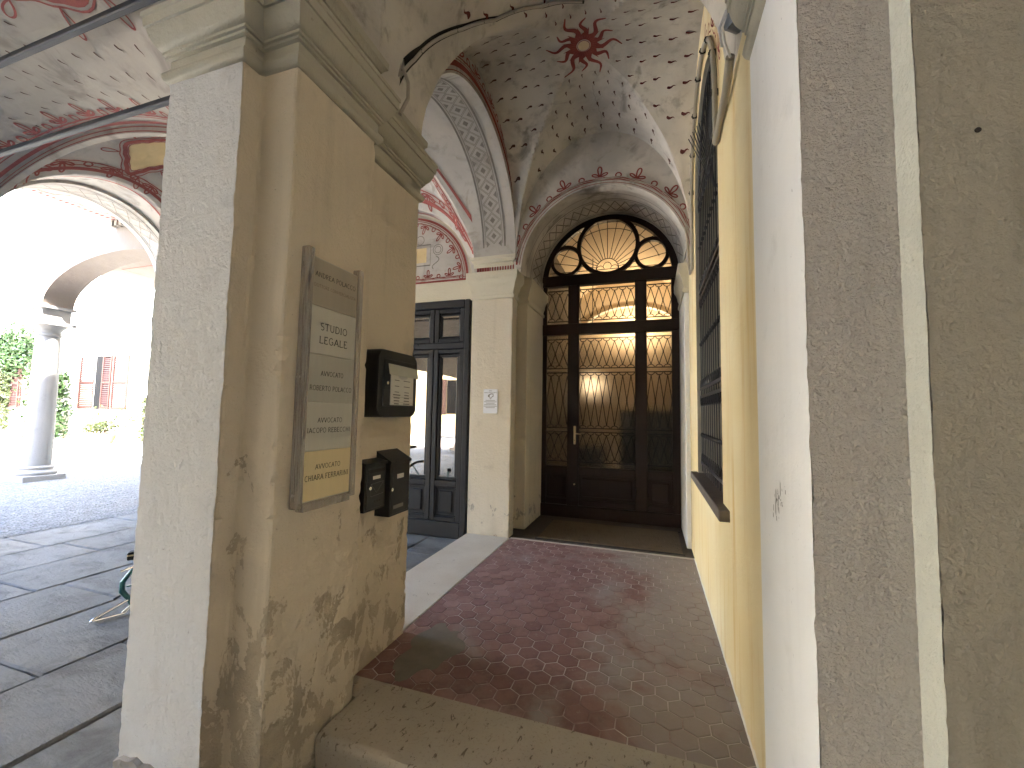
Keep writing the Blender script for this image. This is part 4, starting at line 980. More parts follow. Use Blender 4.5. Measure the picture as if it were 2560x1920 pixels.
bd = thing("black_door", "black painted glazed double door with panelled base at the end of the portico", "door", (-3.12, YB, 0))
D0, D1 = YB-.03, YB+.05
def bfr(name, x0, z0, x1, z1, y0=D0, y1=D1, b=.008, par=bd): return MB().bbox(x0, y0, z0, x1, y1, z1, b).build(name, 'blackdoor', par)
bfr("frame_jamb", -2.215, 0, BX1, BZ, D0-.02); bfr("frame_jamb", BX0, 0, BX0+.07, BZ, D0-.02); bfr("frame_head", BX0+.0705, BZ-.10, -2.2155, BZ, D0-.02)
bfr("transom", BX0+.0705, 2.345, -2.2155, 2.42, D0-.012)
bfr("base_board", BX0+.0705, .005, -2.2155, .195, D0-.02)
cols = [(-2.222, -2.640), (-2.650, -3.105), (-3.115, -3.57), (-3.58, -4.022)]
for ci, (xr, xl) in enumerate(cols):
    mg = .062
    for z0, z1, nm in ((2.425, 2.860, "upper_casement"), (.200, 2.340, "door_leaf")):
        lf = MB(); 
        lf.bbox(xl, D0, z0, xl+mg, D1-.02, z1, .006).bbox(xr-mg, D0, z0, xr, D1-.02, z1, .006)
        lf.bbox(xl+mg, D0+.0005, z1-.055, xr-mg, D1-.0205, z1, .006)
        if nm == "door_leaf":
            lf.bbox(xl+mg, D0+.0005, z0, xr-mg, D1-.0205, z0+.05, .006).bbox(xl+mg, D0+.0005, .62, xr-mg, D1-.0205, .69, .006)
        else: lf.bbox(xl+mg, D0+.0005, z0, xr-mg, D1-.0205, z0+.05, .006)
        leaf = lf.build(nm, 'blackdoor', bd)
        zz0, zz1 = (z0+.05, z1-.055) if nm != "door_leaf" else (.69, z1-.055)
        bw = .030 if nm != "door_leaf" else .045
        for q in ((xl+mg, zz0, xr-mg, zz0+bw), (xl+mg, zz1-bw, xr-mg, zz1), (xl+mg, zz0+bw, xl+mg+bw, zz1-bw), (xr-mg-bw, zz0+bw, xr-mg, zz1-bw)):
            MB().bbox(q[0], D0+.022, q[1], q[2], D1-.022, q[3], .012).build("glazing_bead", 'blackdoor', leaf)
        MB().box(xl+mg+bw, YB+.014, zz0+bw, xr-mg-bw, YB+.018, zz1-bw).build("glass_pane", 'mirrorpane', leaf)
        if nm == "door_leaf":
            MB().bbox(xl+mg, D0+.035, z0+.05, xr-mg, D1-.023, .62, .004).build("panel", 'blackdoor', leaf)
            MB().bbox(xl+mg+.055, D0+.010, z0+.105, xr-mg-.055, D0+.034, .565, .020).build("raised_field", 'blackdoor', leaf)
            for q in ((xl+mg, z0+.05, xr-mg, z0+.068), (xl+mg, .602, xr-mg, .62), (xl+mg, z0+.068, xl+mg+.018, .602), (xr-mg-.018, z0+.068, xr-mg, .602)):
                MB().bbox(q[0], D0+.012, q[1], q[2], D0+.0345, q[3], .007).build("bead", 'blackdoor', leaf)
MB().tube([(-2.93, D0-.02, 2.405), (-2.86, D0-.03, 2.40)], .010, 8).build("catch", 'iron', bd)
MB().tube([(-3.13, D0-.02, 1.08), (-3.13, D0-.06, 1.08), (-3.22, D0-.06, 1.08)], .010, 8).build("handle", 'brass', bd)
rm = thing("back_room", "dim cream room behind the black glazed door", "room", (-3.1, 7, 0))
MB().box(-4.4, 5.14, .0, -2.06, 5.75, .01).build("room_floor", 'darkfloor', rm)
MB().box(-4.4, 5.70, 0.011, -2.06, 5.75, 3.4).box(-4.45, 5.14, .011, -4.4, 5.69, 3.4).box(-2.06, 5.14, .011, -2.0, 5.69, 3.4).box(-4.4, 5.14, 3.4, -2.06, 5.75, 3.45).build("room_walls", 'interior', rm)

# ================================================================== PORTICO VAULTS, ARCHES, TIE RODS
PX0, PX1 = -7.10, -2.02; PCX = (PX0+PX1)/2; PHW = (PX1-PX0)/2
def shell2(x, y):
    u = min(1, abs((x-PCX)/PHW)); v = min(1, (y-3.58)/1.21 if y > 3.58 else (3.58-y)/1.75)
    return 3.25+1.75*((1-u**2.6)*(1-v**2.8))**.42
def vault2(x, y):
    z = shell2(x, y)
    for xc, r in ((LCX, LR+.03), (-5.98, LR+.03)):
        d = abs(x-xc)
        if d < r and y > 3.6: z = max(z, LZ+sqrt(r*r-d*d))
    d = abs(y-ACY)
    if d < 1.085: z = max(z, AZ+sqrt(1.085**2-d*d))
    return z
pv = thing("portico_vault", "pale frescoed vault of the portico bay with red borders and a yellow medallion", "vault", (PCX, 3.5, 3.3))
MB().grid(lambda u, v: (lambda x, y: (x, y, vault2(x, y)))(PX0+(PX1-PX0)*u, 2.15+(YB+.02-2.15)*v), 170, 110).build("vault_shell", 'fresco_pale', pv)
def v2(x, y): return (x, y, vault2(x, y)-.012)
p = MB(); pk = MB()
for xc in (LCX, -5.98):   # borders along the edges of the end-wall lunette webs
    r = LR+.03; cv = []
    for i in range(49):
        a = pi*(.03+.94*i/48); x = xc+r*cos(a); z = LZ+r*sin(a); lo, hi = 3.6, YB+.02
        for _ in range(26):
            mid = (lo+hi)/2
            if shell2(x, mid) > z: lo = mid
            else: hi = mid
        cv.append((x, hi))
    def mk(off):
        return [((x-xc)*(1+off/r)+xc, y-off) for x, y in cv]
    p.ribbon(mk(.07), .035, v2); p.ribbon(mk(.11), .008, v2); p.ribbon(mk(-.07), .03, v2)
    q = mk(.15)
    def along(s_, t_):
        i = max(0, min(len(q)-2, int(s_*(len(q)-1)))); f_ = s_*(len(q)-1)-i
        x, y = q[i][0]+(q[i+1][0]-q[i][0])*f_, q[i][1]+(q[i+1][1]-q[i][1])*f_
        dx, dy = q[i+1][0]-q[i][0], q[i+1][1]-q[i][1]; l = sqrt(dx*dx+dy*dy) or 1
        return v2(x+dy/l*t_, y-dx/l*t_)
    n_ = 11; Lt = sum(sqrt((q[i+1][0]-q[i][0])**2+(q[i+1][1]-q[i][1])**2) for i in range(len(q)-1))
    scroll(p, 0, Lt, lambda s_, t_: along(max(0, min(1, s_/Lt)), t_), .10, .009, .33, True)
for xx, sg in ((PX1, -1), (PX0, 1)):   # along the side arches
    rr_ = 1.085; cv = []
    for i in range(49):
        a = pi*(.03+.94*i/48); y = ACY+rr_*cos(a); z = AZ+rr_*sin(a); lo, hi = PX1-.0, PCX
        if sg > 0: lo = PX0
        for _ in range(26):
            mid = (lo+hi)/2
            if shell2(mid, y) < z: lo = mid
            else: hi = mid
        cv.append((lo, y))
    def mk2(off): return [(x+sg*off, (y-ACY)*(1+off/rr_)+ACY) for x, y in cv]
    for off, ww in ((.07, .035), (.11, .008), (-.07, .03)):
        p.ribbon([(x, min(YB, max(2.32, y))) for x, y in mk2(off)], ww, v2)
    q = [(x, min(YB-.1, max(2.4, y))) for x, y in mk2(.15)]
    Lt = sum(sqrt((q[i+1][0]-q[i][0])**2+(q[i+1][1]-q[i][1])**2) for i in range(len(q)-1))
    def along2(s_, t_, q=q, sg=sg):
        s_ = max(0, min(1, s_)); i = max(0, min(len(q)-2, int(s_*(len(q)-1)))); f_ = s_*(len(q)-1)-i
        x, y = q[i][0]+(q[i+1][0]-q[i][0])*f_, q[i][1]+(q[i+1][1]-q[i][1])*f_
        dx, dy = q[i+1][0]-q[i][0], q[i+1][1]-q[i][1]; l = sqrt(dx*dx+dy*dy) or 1
        return v2(x+sg*-dy/l*t_*-1, min(YB, y+sg*dx/l*t_*-1))
    scroll(p, 0, Lt, lambda s_, t_: along2(s_/Lt, t_), .10, .009, .33, True)
# border along the near transverse arch
p.ribbon([(PX0+.1+(PX1-PX0-.2)*i/60, 2.60) for i in range(61)], .02, v2)
scroll(p, PX0+.2, PX1-.2, lambda s_, t_: v2(s_, 2.66+t_), .11, .010, .40, True)
def medallion(cx, cy_, a, b, f, fr_, m1, m2):
    def sh_(k_): 
        o = []
        for i in range(64):
            t_ = 2*pi*i/64; r = 1+.20*cos(4*t_)**2*(1 if cos(4*t_) > 0 else -.6)
            o.append((cx+a*k_*r*cos(t_), cy_+b*k_*r*sin(t_)))
        return o
    for k_, ww in ((1.0, .045), (1.22, .012), (.86, .010)): m1.ribbon(sh_(k_), ww, f, True)
    m2.add([fr_(cx, cy_)]+[fr_(*q) for q in sh_(.84)], [(0, 1+i, 1+(i+1) % 64) for i in range(64)])
    for i in range(8):
        t_ = 2*pi*(i+.5)/8; m1.ribbon(petal(cx+a*1.25*cos(t_), cy_+b*1.25*sin(t_), t_, .16, .8), .012, f)
ye = MB()
medallion(-6.10, 3.42, .30, .20, v2, lambda x, y: (x, y, vault2(x, y)-.009), p, ye)
p.build("painted_borders", 'red_pale', pv); ye.build("medallion_field", 'ochre', pv)

nv = thing("near_portico_vault", "grey frescoed ceiling of the near portico bay sprinkled with small commas", "vault", (PCX, 0, 3.3))
RB = 3.70; ZB = 3.86-RB
def vault1(x, y):
    z = ZB+sqrt(max(.01, RB*RB-(x-PCX)**2))
    if x > PCX:
        f = max(0.0, min(1.0, (y-1.15)/.85)); f = f*f*(3-2*f); z = (ZB+RB)*(1-f)+z*f
    return z
MB().grid(lambda u, v: (PX0+(PX1-PX0)*u, -6.3+8.4*v, vault1(PX0+(PX1-PX0)*u, -6.3+8.4*v)), 60, 80).build("vault_shell", 'fresco_grey', nv)
def v1(x, y): return (x, y, vault1(x, y)-.006)
cm = MB(); rc = random.Random(5)
for i in range(24):
    for j in range(26):
        x = PX0+.3+i*.2+(.1 if j % 2 else 0); y = -1.1+j*.125
        if x < PX1-.2 and y < 2.0 and not (abs(x+3.05) < .55 and abs(y-1.20) < .28): comma(cm, x+rc.uniform(-.02, .02), y+rc.uniform(-.015, .015), radians(60)+rc.uniform(-.3, .3), .042, v1)
cm.build("painted_commas", 'brownpaint', nv, kind='stuff')
p = MB(); ye = MB(); medallion(-3.05, 1.13, .36, .16, v1, lambda x, y: (x, y, vault1(x, y)-.004), p, ye)
p.ribbon([(PX0+.1+(PX1-PX0-.2)*i/80, 2.055) for i in range(81)], .03, v1); p.ribbon([(PX0+.1+(PX1-PX0-.2)*i/80, 1.99) for i in range(81)], .008, v1)
scroll(p, PX0+.2, PX1-.2, lambda s_, t_: v1(s_, 1.965-t_), .115, .011, .36, True)
p.build("painted_borders", 'red_pale', nv); ye.build("medallion_field", 'ochre', nv)
# low transverse arch between the two bays
ta = thing("transverse_arch", "low painted transverse arch crossing the portico between two vaulted bays", "archway", (PCX, 2.2, 3.3))
mb = MB()
def tz(x, d): return vault1(x, 2.1)-d
n = 60
for i in range(n):
    xa, xb = PX0+(PX1-PX0)*i/n, PX0+(PX1-PX0)*(i+1)/n
    for yy in (2.101, 2.15): mb.add([(xa, yy, tz(xa, .06)), (xb, yy, tz(xb, .06)), (xb, yy, 5.05), (xa, yy, 5.05)], [(0,1,2,3)])
    mb.add([(xa, 2.101, tz(xa, .06)), (xb, 2.101, tz(xb, .06)), (xb, 2.15, tz(xb, .06)), (xa, 2.15, tz(xa, .06))], [(0,1,2,3)])
mb.build("arch_band", 'fresco_grey', ta)
p = MB()
for d, ww in ((.010, .010), (.048, .010)): p.ribbon([(PX0+(PX1-PX0)*i/80, d) for i in range(81)], ww, lambda x, d_: (x, 2.098, tz(x, d_)))
p.build("painted_lines", 'red_pale', ta)
for nm, yy, zz, lb in (("tie_rod", 1.363, 3.72, "dark iron tie rod crossing the portico nearest the camera"), ("tie_rod", 1.718, 3.50, "dark iron tie rod crossing the portico behind the nearest one, by the painted arch")):
    r_ = thing(nm, lb, "tie rod", (PCX, yy, zz), "iron tie rods of the portico")
    MB().bbox(-6.6, yy-.018, zz-.020, -2.005, yy+.018, zz+.020, .006).build("bar", 'rodiron', r_)

# ================================================================== OUTER ARCADE (towards the courtyard)
XA0, XA1 = -7.62, -7.10
oa = thing("courtyard_arcade", "arcade wall on the courtyard side with a lattice painted arch", "arcade", (-7.35, 3.4, 0))
mb = MB(); arch_solid(mb, 'y', 2.10, 5.0, XA0, XA1, ACY, 1.05, 1.05, 3.40, 5.1, 48, True)
arch_solid(mb, 'y', -6.3, 2.1, XA0, XA1, -2.05, 4.0, .70, 3.3, 5.1, 40, True)
mb.build("arch_wall", 'fresco_pale', oa)
shaft([(XA0, 2.43), (XA0, 2.05), (XA1, 2.05), (XA1, 2.43)], 0, 3.4, .01, .05, .006, 41).build("pier_shaft", 'farpier', oa)
shaft([(XA0, 5.1), (XA0, 4.54), (XA1, 4.54), (XA1, 5.1)], 0, 3.4, .01, .05, .006, 42).build("pier_shaft", 'farpier', oa)
def ol(s_, t_): a = s_/1.05; return (XA1-.001-t_, ACY+1.046*cos(a), 3.40+1.046*sin(a))
g = MB(); OL = pi*1.05
for t_, ww in ((.09, .016), (.13, .007), (.37, .007), (.41, .016)): g.ribbon([(OL*i/70, t_) for i in range(71)], ww, ol)
for i in range(18):
    a, b = OL*i/18, OL*(i+1)/18; g.ribbon([(a, .14), (b, .36)], .007, ol); g.ribbon([(a, .36), (b, .14)], .007, ol)
g.build("lattice_painting", 'greypaint', oa)
# stone columns of the arcade nearer the camera (seen reflected in the black door)
def column(name, x, y, label, top, r=.20, group=None, mat='limestone'):
    c = thing(name, label, "column", (x, y, 0), group)
    MB().bbox(x-.33, y-.33, -.02, x+.33, y+.33, .11, .012).build("plinth", 'colstone', c)
    MB().lathe([(.30, .11), (.315, .135), (.315, .165), (.295, .185), (.265, .195), (.25, .22), (.262, .24), (.262, .262), (.235, .275), (.222, .30)], x, y, 36, False).build("base_moulding", 'colstone', c, smooth=True)
    pr_ = [(.215, .30)]+[(r*(1.06-.16*(i/14)**1.6), .32+(top-.62-.32)*i/14) for i in range(15)]
    MB().lathe(pr_, x, y, 40, False).build("shaft", 'colstone', c, smooth=True)
    MB().lathe([(r*.90, top-.62), (.215, top-.60), (.215, top-.58), (.185, top-.57), (.185, top-.50), (.20, top-.48), (.235, top-.44), (.27, top-.40)], x, y, 36, False).build("capital", 'colstone', c, smooth=True)
    MB().bbox(x-.30, y-.30, top-.40, x+.30, y+.30, top-.33, .008).bbox(x-.23, y-.23, top-.3295, x+.23, y+.23, top-.06, .008).bbox(x-.29, y-.29, top-.0595, x+.29, y+.29, top, .008).build("abacus", 'colstone', c)
    return c
for i, (yy, lb) in enumerate(((-6.05, "stone column of the arcade behind the camera, mirrored in the black door"),)):
    column("arcade_column", -7.36, yy, lb, 3.32, .22, "columns of the near arcade")
# jettied floor above the courtyard passage with painted soffit
bal = thing("overhanging_soffit", "painted flat soffit of the upper floor projecting over the gravel passage", "soffit", (-8.6, 1, 5))
MB().box(-9.75, 3.0, 5.05, XA0, 4.995, 5.30).build("soffit_slab", 'fresco_pale', bal)
def sf(x, y): return (x, y, 5.044)
p = MB()
for i in range(110):
    y = -4.0+i*.082
    if 3.05 < y < 4.9: p.poly([(-9.62, y), (-9.55, y+.015), (-9.55, y+.055), (-9.62, y+.04)], sf)
p.ribbon([(-9.45, 3.1), (-9.45, 4.7), (-8.0, 4.7)], .018, sf)
for i in range(28): p.poly([(-9.5+i*.07, 4.80), (-9.465+i*.07, 4.80), (-9.465+i*.07, 4.87), (-9.5+i*.07, 4.87)], sf)
for c in (3.8,): 
    for k_ in range(3): p.ribbon(petal(-8.9, c, k_*2.1, .35, .7), .02, sf)
    p.ribbon([(-9.2+.3*sin(i*.35), c-.6+i*.05) for i in range(26)], .018, sf)
p.build("painted_pattern", 'red', bal)
# passage arch on the big column
pa = thing("passage_arch", "wide arched wall standing on a stone column across the gravel passage", "archway", (-9.5, 5.2, 3.6))
mb = MB(); arch_solid(mb, 'x', -12.42, -7.0, 5.0, 5.5, -9.58, 2.28, .88, 3.60, 6.6, 48, True); mb.build("arch_wall", 'archwall', pa)
MB().box(-12.42, 4.992, 5.02, -7.7, 4.999, 5.06).build("string_course", 'greypale', pa)
dn = MB()
for i in range(16): MB().box(-9.7+i*.13, 4.90, 4.93, -9.63+i*.13, 4.991, 5.04).build("dentil", 'greypale', pa)
column("courtyard_column", -12.10, 5.25, "tall stone column on a square plinth at the edge of the gravel", 3.60, .205)
# soffit and second arch behind it
MB().box(-12.4, 5.501, 4.62, -7.0, 8.6, 4.75).build("passage_ceiling", 'archwall', pa)
mb = MB(); arch_solid(mb, 'x', -12.42, -7.0, 8.2, 8.6, -9.58, 2.20, .62, 3.55, 4.75, 30, True); mb.build("rear_arch", 'archwall', pa)
p = MB(); p.ribbon([(-11.3, 6.0), (-8.0, 6.0), (-8.0, 7.9), (-11.3, 7.9)], .03, lambda x, y: (x, y, 4.614), True); p.build("ceiling_lines", 'red', pa)
MB().box(-7.0, 5.0, 0, -6.6, 9.0, 6.6).build("side_wall", 'archwall', pa)
column("passage_column", -12.10, 8.4, "second stone column standing behind the first under the rear arch", 3.56, .20)

# ================================================================== THE BUILDING ABOVE (keeps the sun off the portico)
bl = thing("upper_storey", "cream upper storey of the house above the portico", "building", (-2, 0, 5))
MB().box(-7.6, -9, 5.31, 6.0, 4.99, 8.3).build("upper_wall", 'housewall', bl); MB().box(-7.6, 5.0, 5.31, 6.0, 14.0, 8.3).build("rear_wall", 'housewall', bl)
MB().box(-9.3, -9.5, 8.3, 7, 14, 8.55).build("eaves", 'roof', bl)
MB().box(-1.95, -6.3, 4.95, 4.6, 1.28, 5.30).build("portico_ceiling", 'dim', bl)
MB().box(-1.95, 1.28, 5.02, 4.6, 14, 5.30).box(-7.6, 2.3, 5.12, -1.95, 5.0, 5.30).box(-7.6, -9, 4.6, -1.95, 2.1, 5.30).build("floor_slab", 'housewall', bl)
MB().box(-7.1, -6.6, 0, 4.6, -6.3, 5.0).build("portico_back_wall", 'dim', bl)  # behind the camera, paled so it bounces fill onto the near faces
MB().box(4.5, -6.3, 0, 4.8, 1.2, 5.0).build("portico_side_wall", 'dim', bl)
MB().box(0.83, 1.82, 0, 1.0, 14, 5.0).box(-1.62, 5.95, 0, -1.92, 10.4, 5.0).build("inner_walls", 'housewall', bl)
MB().box(-2.0, 10.25, 0, 1.0, 10.5, 5.0).build("hall_end", 'housewall', bl)

# ================================================================== LETTERING (drawn serif capitals)
def arc(cx, cy_, rx, ry, a0, a1, n=14): return [(cx+rx*cos(radians(a0+(a1-a0)*i/n)), cy_+ry*sin(radians(a0+(a1-a0)*i/n))) for i in range(n+1)]
GL = {
 'A': (.74, [[(.04, 0), (.37, 1)], [(.37, 1), (.70, 0)], [(.15, .34), (.59, .34)]]),
 'B': (.64, [[(.12, 0), (.12, 1)], [(.12, 1), (.34, 1)]+arc(.34, .76, .20, .24, 90, -90)+[(.12, .52)], [(.34, .52)]+arc(.34, .26, .24, .26, 90, -90)+[(.12, 0)]]),
 'C': (.70, [arc(.38, .5, .32, .5, 50, 310, 20)]),
 'D': (.74, [[(.12, 0), (.12, 1)], [(.12, 1), (.30, 1)]+arc(.30, .5, .38, .5, 90, -90, 18)+[(.12, 0)]]),
 'E': (.62, [[(.12, 0), (.12, 1)], [(.12, 1), (.54, 1), (.54, .86)], [(.12, .52), (.44, .52)], [(.12, 0), (.57, 0), (.57, .15)]]),
 'F': (.58, [[(.12, 0), (.12, 1)], [(.12, 1), (.54, 1), (.54, .86)], [(.12, .52), (.42, .52)]]),
 'G': (.76, [arc(.40, .5, .33, .5, 50, 330, 20), [(.48, .42), (.70, .42)], [(.68, .42), (.68, .1)]]),
 'H': (.76, [[(.12, 0), (.12, 1)], [(.64, 0), (.64, 1)], [(.12, .5), (.64, .5)]]),
 'I': (.30, [[(.15, 0), (.15, 1)]]),
 'L': (.60, [[(.12, 0), (.12, 1)], [(.12, 0), (.56, 0), (.56, .16)]]),
 'M': (.90, [[(.12, 0), (.12, 1)], [(.12, 1), (.45, .1), (.78, 1)], [(.78, 0), (.78, 1)]]),
 'N': (.78, [[(.12, 0), (.12, 1)], [(.12, 1), (.66, 0)], [(.66, 0), (.66, 1)]]),
 'O': (.78, [arc(.39, .5, .33, .5, 0, 360, 24)]),
 'P': (.60, [[(.12, 0), (.12, 1)], [(.12, 1), (.34, 1)]+arc(.34, .74, .22, .26, 90, -90)+[(.12, .48)]]),
 'R': (.68, [[(.12, 0), (.12, 1)], [(.12, 1), (.34, 1)]+arc(.34, .75, .21, .25, 90, -90)+[(.12, .50)], [(.32, .5), (.62, 0)]]),
 'S': (.58, [arc(.29, .755, .22, .245, 40, 270, 14)+arc(.29, .255, .23, .255, 90, -140, 14)]),
 'T': (.66, [[(.33, 0), (.33, 1)], [(.05, .84), (.05, 1), (.61, 1), (.61, .84)]]),
 'U': (.74, [[(.12, 1), (.12, .3)]+arc(.37, .3, .25, .3, 180, 360, 12)+[(.62, 1)]]),
 'V': (.72, [[(.04, 1), (.36, 0)], [(.36, 0), (.68, 1)]]),
}
def text(mb, s_, t_, h, f, tx, align=0.5, width=None, serif=True, wt=.135, sp=.10):
    adv = sum((GL[c][0]+sp if c in GL else .40) for c in tx); kx = h
    if width: kx = width/adv
    x = s_-align*adv*kx
    for c in tx:
        if c not in GL: x += .40*kx; continue
        gw, st_ = GL[c]
        for i, pl in enumerate(st_):
            pts = [(x+q[0]*kx, t_+q[1]*h) for q in pl]
            thick = wt*(1.15 if (len(pl) == 2 and abs(pl[0][0]-pl[1][0]) < .45 and i != 2) else .85)
            mb.ribbon(pts, thick*h, f)
            if serif and len(pl) >= 2:
                for q in ((pl[0], pl[-1]) if len(pl) == 2 else ((pl[0], pl[-1]) if c in 'U' else ())):
                    if q[1] in (0, 1) and not (c in 'AV' and abs(q[0]-.37) < .03): mb.ribbon([(x+(q[0]-.12)*kx, t_+q[1]*h+(.03*h if q[1] == 0 else -.03*h)), (x+(q[0]+.12)*kx, t_+q[1]*h+(.03*h if q[1] == 0 else -.03*h))], .06*h, f)
        x += (gw+sp)*kx

# ================================================================== PLAQUE BOARD on the pier
pb = thing("plaque_board", "tall clear acrylic holder with five engraved office name plates on the pier", "sign", (XP, 1.52, 1.16))
PXF = XP+.034; py0, py1, pz0, pz1 = 1.380, 1.660, 1.168, 2.198; ph = (pz1-pz0)/5
specs = [('plate_brown', [("ANDREA POLACCO", .62, .020, .255), ("DOTTORE COMMERCIALISTA", .40, .013, .262)], 'ink'),
         ('plate_green', [("STUDIO", .52, .030, .170), ("LEGALE", .24, .030, .178)], 'ink'),
         ('plate_dgreen', [("AVVOCATO", .56, .020, .140), ("ROBERTO POLACCO", .25, .020, .258)], 'ink'),
         ('plate_green', [("AVVOCATO", .58, .020, .150), ("IACOPO REBECCHI", .37, .020, .262)], 'ink'),
         ('plate_gold', [("AVVOCATO", .62, .020, .152), ("CHIARA FERRARINI", .40, .022, .262)], 'ink')]
for i, (mt, lines_, ink) in enumerate(specs):
    z1 = pz1-i*ph; z0 = z1-ph
    pl = MB().bbox(PXF-.005, py0, z0+.0012, PXF, py1, z1-.0012, .001).build("name_plate", mt, pb)
    for li, (tx, rel, h, wd) in enumerate(lines_):
        m_ = MB(); text(m_, (py0+py1)/2, z0+rel*ph, h, lambda s_, t_: (PXF+.0008, s_, t_), tx, .5, wd)
        m_.build("lettering", 'inkfaint' if (i == 0 and li == 1) else ink, pl)
MB().box(PXF-.0115, py0-.004, pz0-.004, PXF-.0055, py1+.004, pz1+.004).build("backing", 'plate_dgreen', pb)
for a, b in ((py0-.036, py0-.003), (py1+.003, py1+.034)):
    MB().bbox(XP+.001, a, pz0-.022, PXF+.010, b, pz1+.034, .004).build("side_post", 'acrylic', pb)
MB().bbox(XP+.001, py0-.002, pz0-.040, PXF+.008, py1+.002, pz0-.004, .004).build("bottom_rail", 'acrylic', pb)
for yy in (py0-.023, py1+.022):
    for zz in (pz0+.03, (pz0+pz1)/2, pz1-.02): MB().tube([(XP, yy, zz), (XP+.012, yy, zz)], .006, 8).build("screw", 'metal', pb)

# ================================================================== LETTER BOXES
def rprof(y0, z0, y1, z1, r, n=8):
    o = []
    for cx, cz, a0 in ((y1-r, z0+r, -90), (y1-r, z1-r, 0), (y0+r, z1-r, 90), (y0+r, z0+r, 180)):
        o += [(cx+r*cos(radians(a0+90*i/n)), cz+r*sin(radians(a0+90*i/n))) for i in range(n+1)]
    return o
def lock(par, x, y, z):
    k_ = MB().tube([(x-.002, y, z), (x+.006, y, z)], .0085, 14).build("lock", 'chrome', par)
    MB().box(x+.006, y-.0012, z-.004, x+.0068, y+.0012, z+.004).build("keyhole", 'ink', k_)
b1 = thing("letter_box", "large black letter box with rounded corners and a paper notice taped to its door", "letter box", (XL, 2.08, 1.5), "letter boxes on the pier")
y0, y1, z0, z1, xf = 1.880, 2.272, 1.512, 1.886, XL+.118
pr_ = rprof(y0, z0, y1, z1, .055); m_ = MB(); k_ = len(pr_)
sc2 = [((y0+y1)/2+((a-(y0+y1)/2)*.975), (z0+z1)/2+((b-(z0+z1)/2)*.975)) for a, b in pr_]
m_.add([(XL+.002, a, b) for a, b in pr_]+[(xf-.012, a, b) for a, b in pr_]+[(xf, a, b) for a, b in sc2], [(i, (i+1) % k_, k_+(i+1) % k_, k_+i) for i in range(k_)]+[(k_+i, k_+(i+1) % k_, 2*k_+(i+1) % k_, 2*k_+i) for i in range(k_)]+[tuple(range(2*k_, 3*k_))])
m_.build("body", 'mailbox', b1, smooth=True)
dr = MB().bbox(xf+.0005, y0+.045, z0+.060, xf+.007, y1-.030, z1-.052, .003).build("door", 'mailbox', b1)
lock(dr, xf+.007, y0+.075, 1.70)
MB().bbox(xf+.0075, y0+.105, z0+.068, xf+.010, y1-.055, z1-.125, .001).build("notice_frame", 'metal', dr)
pp = MB().grid(lambda u, v: (xf+.0115+.002*sin(v*5)*sin(u*3), y0+.108+(y1-y0-.168)*u, z0+.075+(z1-z0-.20)*v), 6, 8).build("notice_paper", 'paper', dr)
m_ = MB(); rr_ = random.Random(8)
for row in range(9):
    zz = z1-.165-row*.0165
    for c0_ in (y0+.122, y0+.222):
        if row in (1, 3): continue
        L = rr_.uniform(.04, .072); m_.ribbon([(c0_+(.072-L)/2, zz), (c0_+(.072-L)/2+L, zz-.001)], .0042 if row < 5 else .0062, lambda a, b: (xf+.0150, a, b))
for zz in (z0+.115, z0+.085): m_.ribbon([(y0+.115, zz), (y1-.072, zz-.001)], .0012, lambda a, b: (xf+.0150, a, b))
m_.build("print", 'inkgrey', pp)
MB().grid(lambda u, v: (xf+.014+.010*(1-v)+.004*sin(u*4), y0+.072+(y1-y0-.088)*u, z1-.078-.060*(1-v)-.006*u), 8, 5).build("tape_strip", 'tape', dr)
def small_box(label, y0, y1, z0, z1, dep, slope, extra):
    b = thing("letter_box", label, "letter box", (XL, (y0+y1)/2, z0), "letter boxes on the pier"); xf = XL+dep
    m_ = MB(); P = [(XL+.002, z0), (xf, z0), (xf, z1), (XL+.002, z1+slope)]
    m_.add([(x, y0, z) for x, z in P]+[(x, y1, z) for x, z in P], [(0,1,2,3), (7,6,5,4), (0,4,5,1), (1,5,6,2), (2,6,7,3), (3,7,4,0)]); m_.build("body", 'mailbox', b)
    # lid overhang
    l_ = MB(); Q = [(XL+.003, z1+slope+.001), (xf+.010, z1+.001-.002), (xf+.010, z1-.014), (xf+.002, z1-.014), (xf+.002, z1-.001)]
    l_.add([(x, y0-.006, z) for x, z in Q]+[(x, y1+.006, z) for x, z in Q], [(0,1,2,3,4), (9,8,7,6,5), (0,5,6,1), (1,6,7,2), (2,7,8,3), (3,8,9,4), (4,9,5,0)]); l_.build("lid", 'mailbox', b)
    d = MB().bbox(xf+.0005, y0+.012, z0+.012, xf+.006, y1-.012, z1-.020, .002).build("door", 'mailbox', b)
    extra(d, xf+.006); return b
def ex1(d, x):
    MB().bbox(x+.0005, 1.895, 1.214, x+.003, 2.035, 1.232, .001).build("slot", 'ink', d); MB().bbox(x+.0005, 1.93, 1.178, x+.002, 1.995, 1.196, .0005).build("name_card", 'paper', d)
    lock(d, x, 1.905, 1.135); m_ = MB(); f = lambda a, b: (x+.001, a, b)
    m_.ribbon([(1.915, 1.155), (1.965, 1.105), (2.025, 1.16)], .0018, f); m_.ribbon([(1.915, 1.155), (1.915, 1.09), (2.025, 1.095), (2.025, 1.16)], .0018, f, True); m_.build("envelope_emboss", 'inkgrey', d)
    for i in range(3): MB().tube([(x-.001, 1.95+i*.022, 1.06), (x+.0015, 1.95+i*.022, 1.06)], .006, 10).build("peep_hole", 'ink', d)
small_box("small black letter box with envelope emblem, the lower left one", 1.869, 2.052, 1.012, 1.268, .070, .012, ex1)
